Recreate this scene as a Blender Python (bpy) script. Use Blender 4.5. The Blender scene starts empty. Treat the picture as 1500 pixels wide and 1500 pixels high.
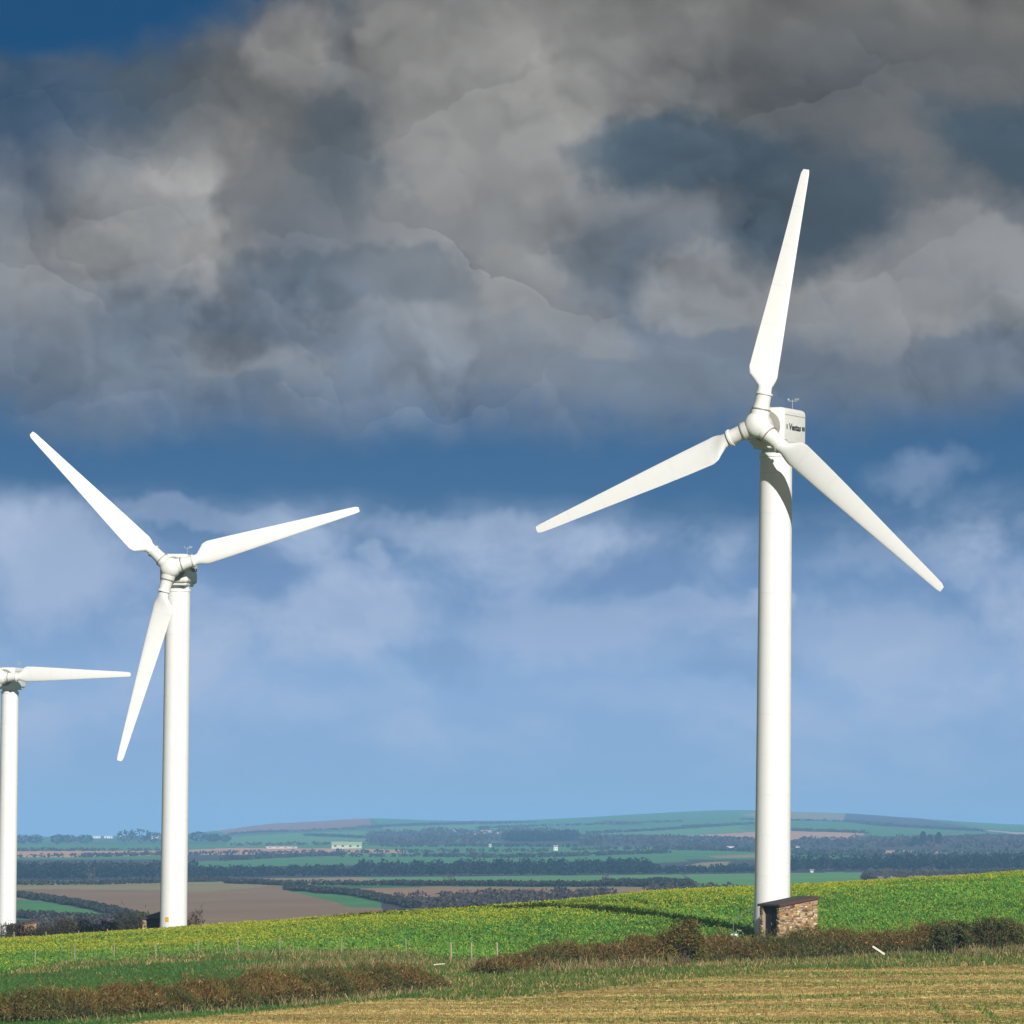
import bpy, bmesh, math, random
import numpy as np
from mathutils import Vector, Matrix

random.seed(7)
rng = np.random.default_rng(11)
rad = math.radians
scene = bpy.context.scene

# ------------------------------------------------------------------ camera
F = 9000.0                       # focal length in photo pixels (1500 wide): a long lens
PITCH, ROLL = math.atan(475.0 / F), rad(0.6)
CX, CY = 750.0, 750.0            # principal point in the photo
cam_d = bpy.data.cameras.new('camera')
cam_d.sensor_width = 36.0
cam_d.lens = 36.0 * F / 1500.0
cam_d.clip_start = 0.5
cam_d.clip_end = 60000
cam = bpy.data.objects.new('camera', cam_d)
scene.collection.objects.link(cam)
CM = Matrix.Rotation(math.pi / 2 + PITCH, 4, 'X') @ Matrix.Rotation(ROLL, 4, 'Z')
cam.matrix_world = CM
scene.camera = cam
scene.render.resolution_x = scene.render.resolution_y = 1024

# ------------------------------------------------------------------ exposure
scene.view_settings.view_transform = 'Standard'
scene.view_settings.look = 'None'
scene.view_settings.exposure = 0.0
scene.view_settings.gamma = 1.0
scene.render.engine = 'CYCLES'
scene.cycles.use_denoising = True
scene.cycles.use_adaptive_sampling = True
scene.cycles.adaptive_threshold = 0.02
scene.cycles.adaptive_min_samples = 12
scene.cycles.max_bounces = 4
scene.cycles.diffuse_bounces = 2
scene.cycles.volume_bounces = 1
scene.cycles.transparent_max_bounces = 6

# ------------------------------------------------------------------ sun
SUN_AZ, SUN_EL = rad(18), rad(25)      # behind the camera, to the right
S = Vector((math.sin(SUN_AZ) * math.cos(SUN_EL), -math.cos(SUN_AZ) * math.cos(SUN_EL), math.sin(SUN_EL)))
sun_d = bpy.data.lights.new('sun', 'SUN')
sun_d.energy = 4.9
sun_d.angle = rad(0.53)
sun_d.color = (1.0, 0.96, 0.90)
sun = bpy.data.objects.new('sun', sun_d)
scene.collection.objects.link(sun)
sun.rotation_mode = 'QUATERNION'
sun.rotation_quaternion = (-S).to_track_quat('-Z', 'Y')
sun.location = (60, -60, 80)

# ------------------------------------------------------------------ node helper
class NT:
    def __init__(self, tree):
        self.t = tree; self.n = tree.nodes; self.l = tree.links
    def node(self, kind, **kw):
        nd = self.n.new(kind)
        for k, v in kw.items():
            setattr(nd, k, v)
        return nd
    def put(self, sock, v):
        if isinstance(v, E): v = v.s
        if isinstance(v, bpy.types.NodeSocket): self.l.new(v, sock)
        else:
            if isinstance(v, (tuple, list)) and len(v) == 3 and len(sock.default_value) == 4: v = (*v, 1.0)
            sock.default_value = v
    def m(self, op, a, b=None, c=None, clamp=False):
        nd = self.node('ShaderNodeMath', operation=op, use_clamp=clamp)
        self.put(nd.inputs[0], a)
        if b is not None: self.put(nd.inputs[1], b)
        if c is not None: self.put(nd.inputs[2], c)
        return E(self, nd.outputs[0])
    def vm(self, op, a, b=None):
        nd = self.node('ShaderNodeVectorMath', operation=op)
        self.put(nd.inputs[0], a)
        if b is not None: self.put(nd.inputs[1], b)
        return E(self, nd.outputs[0])
    def sstep(self, lo, hi, x):
        nd = self.node('ShaderNodeMapRange', interpolation_type='SMOOTHSTEP')
        self.put(nd.inputs['Value'], x)
        inv = lo > hi
        nd.inputs['From Min'].default_value = min(lo, hi)
        nd.inputs['From Max'].default_value = max(lo, hi)
        nd.inputs['To Min'].default_value = 1.0 if inv else 0.0
        nd.inputs['To Max'].default_value = 0.0 if inv else 1.0
        return E(self, nd.outputs[0])
    def noise(self, vec, scale, detail=4, rough=0.55, color=False, lac=2.0):
        nd = self.node('ShaderNodeTexNoise')
        self.put(nd.inputs['Vector'], vec)
        nd.inputs['Scale'].default_value = scale
        nd.inputs['Detail'].default_value = detail
        nd.inputs['Roughness'].default_value = rough
        nd.inputs['Lacunarity'].default_value = lac
        return E(self, nd.outputs['Color' if color else 'Fac'])
    def mix(self, fac, a, b, blend='MIX'):
        nd = self.node('ShaderNodeMix', data_type='RGBA', blend_type=blend)
        self.put(nd.inputs[0], fac); self.put(nd.inputs[6], a); self.put(nd.inputs[7], b)
        return E(self, nd.outputs[2])
    def sep(self, v):
        nd = self.node('ShaderNodeSeparateXYZ'); self.put(nd.inputs[0], v)
        return [E(self, o) for o in nd.outputs]
    def comb(self, x, y, z):
        nd = self.node('ShaderNodeCombineXYZ')
        for i, v in enumerate((x, y, z)): self.put(nd.inputs[i], v)
        return E(self, nd.outputs[0])
class E:
    def __init__(self, nt, s): self.nt = nt; self.s = s
    def __add__(self, o): return self.nt.m('ADD', self, o)
    __radd__ = __add__
    def __sub__(self, o): return self.nt.m('SUBTRACT', self, o)
    def __rsub__(self, o): return self.nt.m('SUBTRACT', o, self)
    def __mul__(self, o): return self.nt.m('MULTIPLY', self, o)
    __rmul__ = __mul__
    def __truediv__(self, o): return self.nt.m('DIVIDE', self, o)

# ------------------------------------------------------------------ world: Nishita sky with a broken cloud bank
world = bpy.data.worlds.new('World')
scene.world = world
world.use_nodes = True
W = NT(world.node_tree)
W.n.clear()
sky = W.node('ShaderNodeTexSky', sky_type='NISHITA')
sky.sun_disc = False
sky.sun_elevation = SUN_EL
sky.sun_rotation = math.pi - SUN_AZ
sky.altitude = 100
sky.air_density = 1.0
sky.dust_density = 0.3
sky.ozone_density = 2.5
geo = W.node('ShaderNodeTexCoord')
D = E(W, geo.outputs['Generated'])
dx, dy, dz = W.sep(D)
az = W.m('ARCTAN2', dx, dy)
el = W.m('ARCSINE', dz)
U = az * 9.0 + 0.75              # sky coordinates: 0.111 rad per unit, V grows downwards, 1.225 at eye level
V = 1.225 - el * 9.0
P9 = W.vm('MULTIPLY', D, (9.0, 9.0, 9.0))

# clear air: the Nishita sky, deeper and bluer away from the horizon as through a polariser
bw = W.node('ShaderNodeRGBToBW'); W.l.new(sky.outputs[0], bw.inputs[0])
lum = E(W, bw.outputs[0]) * 0.030 + 0.80
ramp = W.node('ShaderNodeValToRGB')
W.put(ramp.inputs[0], W.m('MULTIPLY', W.m('ARCSINE', W.m('ABSOLUTE', dz)), 5.0, clamp=True))
ramp.color_ramp.interpolation = 'EASE'
cr = ramp.color_ramp.elements
cr[0].position = 0.0; cr[0].color = (0.250, 0.405, 0.61, 1)
cr[1].position = 1.0; cr[1].color = (0.004, 0.060, 0.170, 1)
for pos, c in ((0.12, (0.215, 0.365, 0.61)), (0.20, (0.125, 0.245, 0.46)), (0.27, (0.050, 0.140, 0.285)), (0.36, (0.040, 0.118, 0.255)), (0.68, (0.003, 0.068, 0.190))):
    e_ = ramp.color_ramp.elements.new(pos); e_.color = (*c, 1)
clear = W.mix(1.0, E(W, ramp.outputs[0]), W.comb(lum, lum, lum), 'MULTIPLY')

n1 = W.noise(P9, 2.3, 2, 0.5, color=True)
n2 = W.noise(P9, 8.0, 3, 0.55, color=True)
n3 = W.noise(P9, 26.0, 3, 0.6, color=True)
a1, b1, c1 = W.sep(n1); a2, b2, c2 = W.sep(n2); a3, b3, c3 = W.sep(n3)
Uw = U + (a1 - 0.5) * 0.26 + (a2 - 0.5) * 0.11 + (a3 - 0.5) * 0.050
Vw = V + (b1 - 0.5) * 0.16 + (b2 - 0.5) * 0.10 + (b3 - 0.5) * 0.050

def blob(cx, cy, rx, ry, soft=0.6):
    du = (Uw - cx) * (1.0 / rx); dv = (Vw - cy) * (1.0 / ry)
    r = W.m('SQRT', du * du + dv * dv)
    return W.sstep(1.0 + soft * 0.5, max(0.0, 1.0 - soft * 0.5), r)

# thin pale veil low in the sky
wisp = W.noise(W.vm('ADD', W.vm('MULTIPLY', D, (9.0, 9.0, 15.0)), W.vm('MULTIPLY', n1, (0.35, 0.35, 0.35))), 3.0, 7, 0.58)
veil = W.sstep(0.70, 0.78, V + (b1 - 0.5) * 0.14 + (b2 - 0.5) * 0.05)
veil = veil * (0.12 + 0.80 * W.sstep(0.40, 0.68, wisp)) * W.sstep(1.24, 1.0, V)
col = W.mix(veil, clear, (0.40, 0.50, 0.69))
for (cx, cy, rx, ry, s, k) in ((0.52, 0.90, 0.13, 0.055, 0.9, 0.50), (0.60, 0.93, 0.05, 0.04, 0.7, 0.25), (0.86, 0.93, 0.16, 0.055, 1.0, 0.42), (1.32, 0.93, 0.15, 0.07, 1.0, 0.42), (1.02, 0.88, 0.10, 0.035, 0.9, 0.30),
                               (0.08, 0.85, 0.13, 0.10, 0.9, 0.62), (0.55, 0.82, 0.030, 0.022, 0.9, 0.40), (1.18, 0.87, 0.026, 0.018, 0.9, 0.45), (1.36, 0.69, 0.06, 0.03, 1.4, 0.30),
                               (0.75, 0.775, 0.22, 0.028, 0.9, 0.30), (0.30, 0.765, 0.16, 0.025, 0.9, 0.28), (1.38, 0.80, 0.15, 0.025, 1.0, 0.25), (0.40, 1.02, 0.20, 0.03, 1.3, 0.22), (1.05, 1.03, 0.25, 0.03, 1.3, 0.22)):
    col = W.mix(blob(cx, cy, rx, ry, s) * k, col, (0.45, 0.54, 0.72))
for (cx, cy, rx, ry, s, k) in ((0.95, 0.82, 0.16, 0.030, 1.0, 0.40), (0.66, 0.97, 0.06, 0.025, 1.0, 0.25), (0.33, 0.84, 0.10, 0.03, 1.1, 0.30), (1.12, 0.97, 0.08, 0.025, 1.1, 0.22)):
    col = W.mix(blob(cx, cy, rx, ry, s) * k, col, (0.150, 0.250, 0.46))

# the heavy grey bank: billows with creases between them, their tops lighter than their undersides
def billow(vec):
    h = None
    for sc, am in ((2.7, 0.55), (6.1, 0.27), (14.0, 0.12)):
        b = W.m('ABSOLUTE', W.noise(vec, sc, 0, 0.5) * 2.0 - 1.0) * (2.0 * am)
        h = b if h is None else h + b
    return h
def puffs(vec, sc):
    """one lit-above, shaded-below ball per cell, fading out towards the cell's edge"""
    v = W.node('ShaderNodeTexVoronoi', feature='F1')
    W.put(v.inputs['Vector'], vec)
    v.inputs['Scale'].default_value = sc; v.inputs['Detail'].default_value = 0.0
    x, y, z = W.sep(W.vm('SUBTRACT', vec, E(W, v.outputs['Position'])))
    return (x * 0.35 + z) * sc * W.sstep(0.82, 0.36, E(W, v.outputs['Distance']))
warp = W.vm('ADD', W.vm('MULTIPLY', W.vm('SUBTRACT', n2, (0.5, 0.5, 0.5)), (0.15, 0.15, 0.15)), W.vm('MULTIPLY', W.vm('SUBTRACT', n3, (0.5, 0.5, 0.5)), (0.03, 0.03, 0.03)))
Pw = W.vm('ADD', W.vm('MULTIPLY', P9, (1.0, 1.0, 1.2)), warp)
hgt_ = billow(Pw)
lump = (hgt_ - billow(W.vm('ADD', Pw, (0.026, 0.0, 0.040)))) * 0.85 * W.sstep(0.36, 0.62, c1) + (hgt_ - 0.35) * 0.20 + (b2 - 0.5) * 0.18
lump = lump + puffs(Pw, 2.9) * 0.34 + puffs(Pw, 6.7) * 0.26 * W.sstep(0.36, 0.60, c2) + puffs(Pw, 15.0) * 0.13 * W.sstep(0.40, 0.62, a1)
big = W.noise(P9, 2.2, 3, 0.5)
grey = W.mix(W.sstep(0.10, 0.58, V), (0.155, 0.151, 0.140), (0.166, 0.203, 0.258))
for (cx, cy, rx, ry, s, k) in ((0.70, 0.30, 0.18, 0.20, 1.4, 0.6), (0.72, 0.08, 0.24, 0.10, 1.5, 0.45), (0.22, 0.29, 0.14, 0.13, 1.4, 0.55), (0.315, 0.385, 0.05, 0.045, 1.4, 0.7),
                               (0.43, 0.10, 0.06, 0.07, 0.7, 0.45), (0.10, 0.44, 0.17, 0.07, 1.5, 0.5), (1.10, 0.385, 0.15, 0.070, 0.35, 0.50), (1.42, 0.385, 0.17, 0.085, 0.35, 0.48), (1.26, 0.43, 0.14, 0.05, 0.7, 0.40), (0.27, 0.24, 0.08, 0.06, 0.35, 0.35), (0.60, 0.25, 0.07, 0.05, 0.35, 0.30), (0.76, 0.40, 0.08, 0.05, 0.40, 0.35), (0.17, 0.40, 0.07, 0.04, 0.4, 0.35), (0.86, 0.47, 0.09, 0.04, 0.5, 0.30), (0.38, 0.53, 0.10, 0.035, 0.6, 0.28), (1.25, 0.47, 0.12, 0.04, 0.6, 0.25), (0.95, 0.09, 0.22, 0.07, 1.5, 0.35),
                               (0.06, 0.18, 0.05, 0.05, 1.1, 0.3)):
    grey = W.mix(blob(cx, cy, rx, ry, s) * k, grey, (0.355, 0.344, 0.325))
slate = (0.058, 0.090, 0.122)
for (cx, cy, rx, ry, s, k) in ((1.04, 0.215, 0.19, 0.050, 0.8, 0.85), (0.91, 0.215, 0.08, 0.050, 0.8, 0.45), (1.22, 0.30, 0.13, 0.075, 0.8, 0.75), (1.47, 0.21, 0.09, 0.060, 0.8, 0.9),
                               (0.48, 0.23, 0.06, 0.09, 1.1, 0.55), (0.48, 0.05, 0.02, 0.07, 1.1, 0.35), (0.30, 0.50, 0.18, 0.035, 1.1, 0.35), (0.56, 0.42, 0.13, 0.05, 0.5, 0.42), (0.40, 0.42, 0.06, 0.03, 0.5, 0.30),
                               (0.90, 0.35, 0.09, 0.05, 1.1, 0.5), (0.08, 0.14, 0.22, 0.10, 1.2, 0.75), (1.25, 0.12, 0.25, 0.07, 1.6, 0.3)):
    grey = W.mix(blob(cx, cy, rx, ry, s) * k, grey, slate)
shade = (0.98 + lump + (big - 0.5) * 0.45)
grey = W.mix(1.0, grey, W.comb(shade, shade, shade), 'MULTIPLY')
edge = V + (b1 - 0.5) * 0.16 + (b2 - 0.5) * 0.09 + (b3 - 0.5) * 0.03 + 0.03 * W.sstep(0.0, 1.6, U)
bank = W.sstep(0.68, 0.56, edge)
hole = blob(0.09, -0.02, 0.32, 0.115, 0.8)
hole = W.m('MAXIMUM', hole, blob(0.0, 0.16, 0.16, 0.13, 1.4) * 0.40)
hole = W.m('MAXIMUM', hole, blob(0.395, -0.02, 0.04, 0.04, 0.9))
hole = W.m('MAXIMUM', hole, W.sstep(0.56, 0.66, W.noise(P9, 0.5, 5, 0.55)) * W.sstep(-0.15, -0.6, V))
bank = bank * (1.0 - hole * 0.95)
col = W.mix(bank * 0.97, col, grey)
bg = W.node('ShaderNodeBackground')
W.put(bg.inputs['Color'], col)
bg.inputs['Strength'].default_value = 1.0
out = W.node('ShaderNodeOutputWorld')
W.l.new(bg.outputs[0], out.inputs['Surface'])
world.cycles.sampling_method = 'NONE'

# ================================================================== helpers
COLL = scene.collection
def tag(o, label=None, cat=None, group=None, kind=None):
    if label: o['label'] = label
    if cat: o['category'] = cat
    if group: o['group'] = group
    if kind: o['kind'] = kind
    return o
def link(name, me, mat=None, parent=None):
    o = bpy.data.objects.new(name, me)
    COLL.objects.link(o)
    if mat is not None and me is not None and not me.materials: me.materials.append(mat)
    if parent is not None: o.parent = parent
    return o
def empty(name, loc=(0, 0, 0), rotz=0):
    o = bpy.data.objects.new(name, None)
    o.empty_display_size = 0.5
    COLL.objects.link(o); o.location = loc; o.rotation_euler = (0, 0, rotz)
    return o
def np_mesh(name, verts, faces, cols=None, smooth=False):
    """verts (N,3), faces (M,k) ints, cols per vertex (N,3)"""
    me = bpy.data.meshes.new(name)
    verts = np.asarray(verts, np.float32); faces = np.asarray(faces, np.int32)
    M, k = faces.shape
    me.vertices.add(len(verts)); me.vertices.foreach_set('co', verts.ravel())
    me.loops.add(M * k); me.loops.foreach_set('vertex_index', faces.ravel())
    me.polygons.add(M)
    me.polygons.foreach_set('loop_start', np.arange(0, M * k, k, dtype=np.int32))
    if smooth: me.polygons.foreach_set('use_smooth', np.ones(M, bool))
    me.update(calc_edges=True)
    if cols is not None:
        at = me.attributes.new('tone', 'FLOAT_COLOR', 'POINT')
        c = np.ones((len(verts), 4), np.float32); c[:, :3] = cols
        at.data.foreach_set('color', c.ravel())
    return me
def bm_mesh(name, bm, smooth=False, angle=None):
    me = bpy.data.meshes.new(name)
    bmesh.ops.recalc_face_normals(bm, faces=bm.faces)
    bm.to_mesh(me); bm.free()
    if smooth:
        me.polygons.foreach_set('use_smooth', np.ones(len(me.polygons), bool))
        if angle is not None: me.set_sharp_from_angle(angle=angle)
    return me
def b_box(bm, c, s, rot=None, bev=0.0, seg=2):
    r = bmesh.ops.create_cube(bm, size=1.0)
    vs = r['verts']
    bmesh.ops.scale(bm, vec=s, verts=vs)
    if bev:
        es = list({e for v in vs for e in v.link_edges})
        r2 = bmesh.ops.bevel(bm, geom=es, offset=bev, segments=seg, affect='EDGES', profile=0.5)
        vs = list({v for f in r2['faces'] for v in f.verts} | {v for v in vs if v.is_valid})
    if rot is not None: bmesh.ops.rotate(bm, cent=(0, 0, 0), matrix=rot, verts=vs)
    bmesh.ops.translate(bm, vec=c, verts=vs)
    return vs
def b_lathe(bm, prof, n=32, mat=None, cap=True):
    """prof: list of (r, h) along Z; optional 4x4 placement"""
    rings = []
    for r, h in prof:
        ring = []
        for i in range(n):
            a = 2 * math.pi * i / n
            p = Vector((r * math.cos(a), r * math.sin(a), h))
            ring.append(bm.verts.new(mat @ p if mat else p))
        rings.append(ring)
    for a, b in zip(rings, rings[1:]):
        for i in range(n):
            bm.faces.new((a[i], a[(i + 1) % n], b[(i + 1) % n], b[i]))
    if cap:
        bm.faces.new(rings[0][::-1]); bm.faces.new(rings[-1])
def b_bar(bm, p, q, r, n=8):
    p, q = Vector(p), Vector(q); d = q - p
    m = Matrix.Translation(p) @ d.to_track_quat('Z', 'Y').to_matrix().to_4x4()
    b_lathe(bm, [(r, 0), (r, d.length)], n, m)

# ------------------------------------------------------------------ materials
def mat_new(name):
    m = bpy.data.materials.new(name); m.use_nodes = True
    t = NT(m.node_tree); t.n.clear()
    o = t.node('ShaderNodeOutputMaterial'); p = t.node('ShaderNodeBsdfPrincipled')
    t.l.new(p.outputs[0], o.inputs['Surface'])
    return m, t, p, o
def mat_plain(name, c, rough=0.6, var=0.15, scale=3.0, metal=0.0, spec=0.5):
    m, t, p, o = mat_new(name)
    tc = t.node('ShaderNodeTexCoord')
    n = t.noise(E(t, tc.outputs['Object']), scale, 5, 0.6)
    k = n * (2 * var) + (1 - var)
    t.put(p.inputs['Base Color'], t.mix(1.0, c, t.comb(k, k, k), 'MULTIPLY'))
    p.inputs['Roughness'].default_value = rough
    p.inputs['Metallic'].default_value = metal
    p.inputs['Specular IOR Level'].default_value = spec
    return m
def mat_tone(name, rough=0.75, trans=0.0, var=0.2, scale=0.4, spec=0.25):
    """colour from the pieces' own tone attribute, with a little procedural drift"""
    m, t, p, o = mat_new(name)
    at = t.node('ShaderNodeAttribute'); at.attribute_name = 'tone'
    g = t.node('ShaderNodeNewGeometry')
    n = t.noise(E(t, g.outputs['Position']), scale, 4, 0.6)
    k = n * (2 * var) + (1 - var)
    c = t.mix(1.0, E(t, at.outputs['Color']), t.comb(k, k, k), 'MULTIPLY')
    t.put(p.inputs['Base Color'], c)
    p.inputs['Roughness'].default_value = rough
    p.inputs['Specular IOR Level'].default_value = spec
    if trans:
        tr = t.node('ShaderNodeBsdfTranslucent'); t.put(tr.inputs['Color'], c)
        mx = t.node('ShaderNodeMixShader'); mx.inputs[0].default_value = trans
        t.l.new(p.outputs[0], mx.inputs[1]); t.l.new(tr.outputs[0], mx.inputs[2])
        t.l.new(mx.outputs[0], o.inputs['Surface'])
    return m
def mat_paint():
    m, t, p, o = mat_new('white_paint')
    tc = t.node('ShaderNodeTexCoord'); ob = E(t, tc.outputs['Object'])
    streak = t.noise(t.vm('MULTIPLY', ob, (5.0, 5.0, 0.22)), 1.0, 5, 0.62)
    blotch = t.noise(ob, 0.8, 5, 0.6)
    dirt = t.sstep(0.56, 0.80, streak) * 0.30 + t.sstep(0.55, 0.8, blotch) * 0.15
    x_, y_, z_ = t.sep(ob)
    weld = t.m('FRACT', z_ * 0.41)
    line = t.sstep(0.012, 0.004, t.m('ABSOLUTE', weld - 0.5)) * 0.35
    dirt = t.m('MAXIMUM', dirt, line)
    c = t.mix(dirt, (0.82, 0.825, 0.81), (0.54, 0.53, 0.48))
    t.put(p.inputs['Base Color'], c)
    t.put(p.inputs['Roughness'], blotch * 0.2 + 0.36)
    return m
M_PAINT = mat_paint()
M_SHELL = mat_plain('cream_shell', (0.78, 0.78, 0.74), 0.45, 0.08, 1.5)
M_SEAM = mat_plain('seam_grey', (0.30, 0.29, 0.25), 0.6, 0.15, 2)
M_INK = mat_plain('navy_lettering', (0.012, 0.016, 0.03), 0.5, 0.1, 3)
M_YELLOW = mat_plain('yellow_sign', (0.75, 0.45, 0.02), 0.5, 0.08, 6)
M_STEEL = mat_plain('galvanised_steel', (0.38, 0.42, 0.44), 0.45, 0.2, 6, 0.4)
M_ROOF = mat_plain('roof_felt', (0.045, 0.045, 0.043), 0.9, 0.3, 2.5)
M_FASCIA = mat_plain('red_brown_fascia', (0.105, 0.036, 0.024), 0.6, 0.2, 5)
M_MORTAR = mat_plain('mortar', (0.30, 0.25, 0.19), 0.95, 0.25, 8)
M_DOOR = mat_plain('dark_timber', (0.030, 0.018, 0.012), 0.7, 0.3, 4)
M_PANE = mat_plain('dark_pane', (0.012, 0.010, 0.010), 0.25, 0.1, 3)
M_STONE = mat_tone('rubble_stone', 0.9, 0.0, 0.35, 9.0)
M_POST = mat_plain('weathered_post', (0.30, 0.26, 0.18), 0.9, 0.25, 5)
M_PLANK = mat_plain('pale_plank', (0.78, 0.72, 0.58), 0.7, 0.1, 5)
M_WIRE = mat_plain('wire', (0.25, 0.25, 0.25), 0.5, 0.1, 5, 0.6)
M_LEAF = mat_tone('leaf', 0.6, 0.25, 0.22, 0.25)
M_TWIG = mat_tone('twig_and_leaf', 0.8, 0.12, 0.25, 0.6)
M_STRAW = mat_tone('straw', 0.75, 0.10, 0.22, 0.3)
M_FARLEAF = mat_tone('far_foliage', 0.8, 0.0, 0.25, 0.03)
M_BARK = mat_plain('bark', (0.10, 0.075, 0.05), 0.95, 0.3, 4)

# ================================================================== ground shape
CMn = np.array(CM.to_3x3())
def P(px, py, d):
    """point at forward distance d on the ray through photo pixel (px, py)"""
    v = CMn @ np.array([(px - CX) / F, -(py - CY) / F, -1.0])
    return v * (d / v[1])
def project(X, Y, Z):
    v = np.stack([np.asarray(X, float), np.asarray(Y, float), np.asarray(Z, float)], -1) @ CMn
    return CX + F * v[..., 0] / -v[..., 2], CY - F * v[..., 1] / -v[..., 2]

COLS = np.array([0, 130, 250, 330, 400, 450, 550, 650, 750, 850, 950, 1070, 1160, 1250, 1350, 1420, 1500], float)
C7 = np.array([0, 250, 500, 750, 1000, 1250, 1500], float)
SKYL = np.array([1226, 1225, 1224, 1217, 1208, 1205, 1200, 1203, 1203, 1199, 1193, 1188, 1190, 1193, 1200, 1205, 1209], float)
TAB = [
 (230,  [1537, 1536, 1535, 1535, 1534, 1533, 1532]),
 (255,  [1503, 1502, 1501, 1500, 1499, 1497, 1495]),
 (280,  [1478, 1476, 1474, 1472, 1468, 1464, 1462]),
 (303,  [1458, 1455, 1450, 1448, 1443, 1438, 1436]),
 (325,  [1440, 1436, 1430, 1428, 1424, 1419, 1414]),
 (348,  [1424, 1419, 1413, 1408, 1402, 1396, 1390]),
 (372,  [1409, 1404, 1397, 1388, 1373, 1370, 1362]),
 (392,  [1397, 1389, 1377, 1362, 1345, 1343, 1335]),
 (410,  [1389, 1378, 1361, 1342, 1320, 1321, 1312]),
 (428,  [1385, 1371, 1350, 1331, 1310, 1306, 1296]),
 (446,  [1384, 1372, 1352, 1336, 1316, 1299, 1287]),
 (464,  [1385, 1378, 1362, 1350, 1332, 1301, 1283]),
 (482,  [1386, 1384, 1373, 1366, 1350, 1310, 1287]),
 (560,  [1388, 1394, 1400, 1400, 1394, 1365, 1340]),
 (700,  [1389, 1402, 1410, 1410, 1404, 1390, 1376]),
 (900,  [1390, 1394, 1396, 1390, 1380, 1366, 1358]),
 (1150, [1378, 1374, 1368, 1357, 1347, 1337, 1332]),
 (1350, [1352, 1349, 1344, 1332, 1322, 1312, 1305]),
 (1700, [1322, 1319, 1313, 1306, 1300, 1295, 1290]),
 (2200, [1295, 1293, 1291, 1291, 1290, 1286, 1282]),
 (2700, [1288, 1286, 1284, 1283, 1282, 1279, 1276]),
 (3300, [1272, 1270, 1268, 1267, 1265, 1262, 1260]),
 (4000, [1260, 1258, 1256, 1254, 1252, 1250, 1250]),
 (5000, [1249, 1247, 1244, 1241, 1239, 1236, 1237]),
 (6200, [1240, 1237, 1231, 1226, 1222, 1219, 1224]),
]
DN = [0.0, 100.0] + [r[0] for r in TAB] + [7800.0, 9500.0, 10800.0, 12300.0]
ZG = np.zeros((len(DN), len(COLS)))
ZG[0] = -1.7; ZG[1] = -4.0
for i, (d, ys) in enumerate(TAB):
    yy = np.interp(COLS, C7, ys)
    for j, c in enumerate(COLS): ZG[i + 2, j] = P(c, yy[j], d)[2]
y36 = np.interp(COLS, C7, TAB[-1][1])
for j, c in enumerate(COLS):
    ZG[-4, j] = P(c, SKYL[j] * 0.55 + y36[j] * 0.45, 7800)[2]
    ZG[-3, j] = P(c, SKYL[j] * 0.94 + y36[j] * 0.06, 9500)[2]
    ZG[-2, j] = P(c, SKYL[j], 10800)[2]
    ZG[-1, j] = ZG[-2, j] - 45
DN = np.array(DN)
TG = np.zeros_like(ZG)                         # tangents along distance
for i in range(len(DN)):
    a, b = max(i - 1, 0), min(i + 1, len(DN) - 1)
    TG[i] = (ZG[b] - ZG[a]) / (DN[b] - DN[a])
    if 0 < i < len(DN) - 1:
        s0 = (ZG[i] - ZG[i - 1]) / (DN[i] - DN[i - 1]); s1 = (ZG[i + 1] - ZG[i]) / (DN[i + 1] - DN[i])
        TG[i] = np.where(s0 * s1 <= 0, TG[i] * 0.3, np.sign(TG[i]) * np.minimum(np.abs(TG[i]), 3 * np.minimum(np.abs(s0), np.abs(s1))))
def hills(X, Y):
    """slow bumps so that no ridge is ruled with a straightedge"""
    return np.sin(X * 0.11 + 1.3) * np.sin(Y * 0.083 + 0.4) * 0.10 + np.sin(X * 0.31 + Y * 0.12) * np.sin(Y * 0.27 - X * 0.05 + 2.0) * 0.05
def gz(X, Y):
    X = np.atleast_1d(np.asarray(X, float)); Y = np.atleast_1d(np.asarray(Y, float))
    r = np.hypot(X, Y); a = np.clip(np.arctan2(X, Y), -0.4, 0.4)
    d = np.clip(r * np.cos(a), 0, DN[-1]); px = np.clip(CX + F * np.tan(a), 0, 1499.99)
    i = np.clip(np.searchsorted(DN, d, 'right') - 1, 0, len(DN) - 2)
    h = DN[i + 1] - DN[i]; t = (d - DN[i]) / h
    j = np.clip(np.searchsorted(COLS, px, 'right') - 1, 0, len(COLS) - 2)
    s = (px - COLS[j]) / (COLS[j + 1] - COLS[j])
    def colv(jj):
        jj = np.clip(jj, 0, len(COLS) - 1)
        t2, t3 = t * t, t * t * t
        return (2*t3 - 3*t2 + 1) * ZG[i, jj] + (t3 - 2*t2 + t) * h * TG[i, jj] + (-2*t3 + 3*t2) * ZG[i + 1, jj] + (t3 - t2) * h * TG[i + 1, jj]
    p0, p1, p2, p3 = colv(j - 1), colv(j), colv(j + 1), colv(j + 2)
    m1 = (p2 - p0) * 0.5; m2 = (p3 - p1) * 0.5
    s2, s3 = s * s, s * s * s
    z = (2*s3 - 3*s2 + 1) * p1 + (s3 - 2*s2 + s) * m1 + (-2*s3 + 3*s2) * p2 + (s3 - s2) * m2
    return z + hills(X, Y) * np.clip((d - 20) / 60, 0, 1)
def gz1(x, y): return float(gz(x, y)[0])
S_OLD = [80, 95, 110, 125, 140, 155, 170, 185, 200, 215, 230, 245, 260]
S_NEW = [r[0] for r in TAB[:13]]
def ND(d): return float(np.interp(d, S_OLD, S_NEW))
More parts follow.
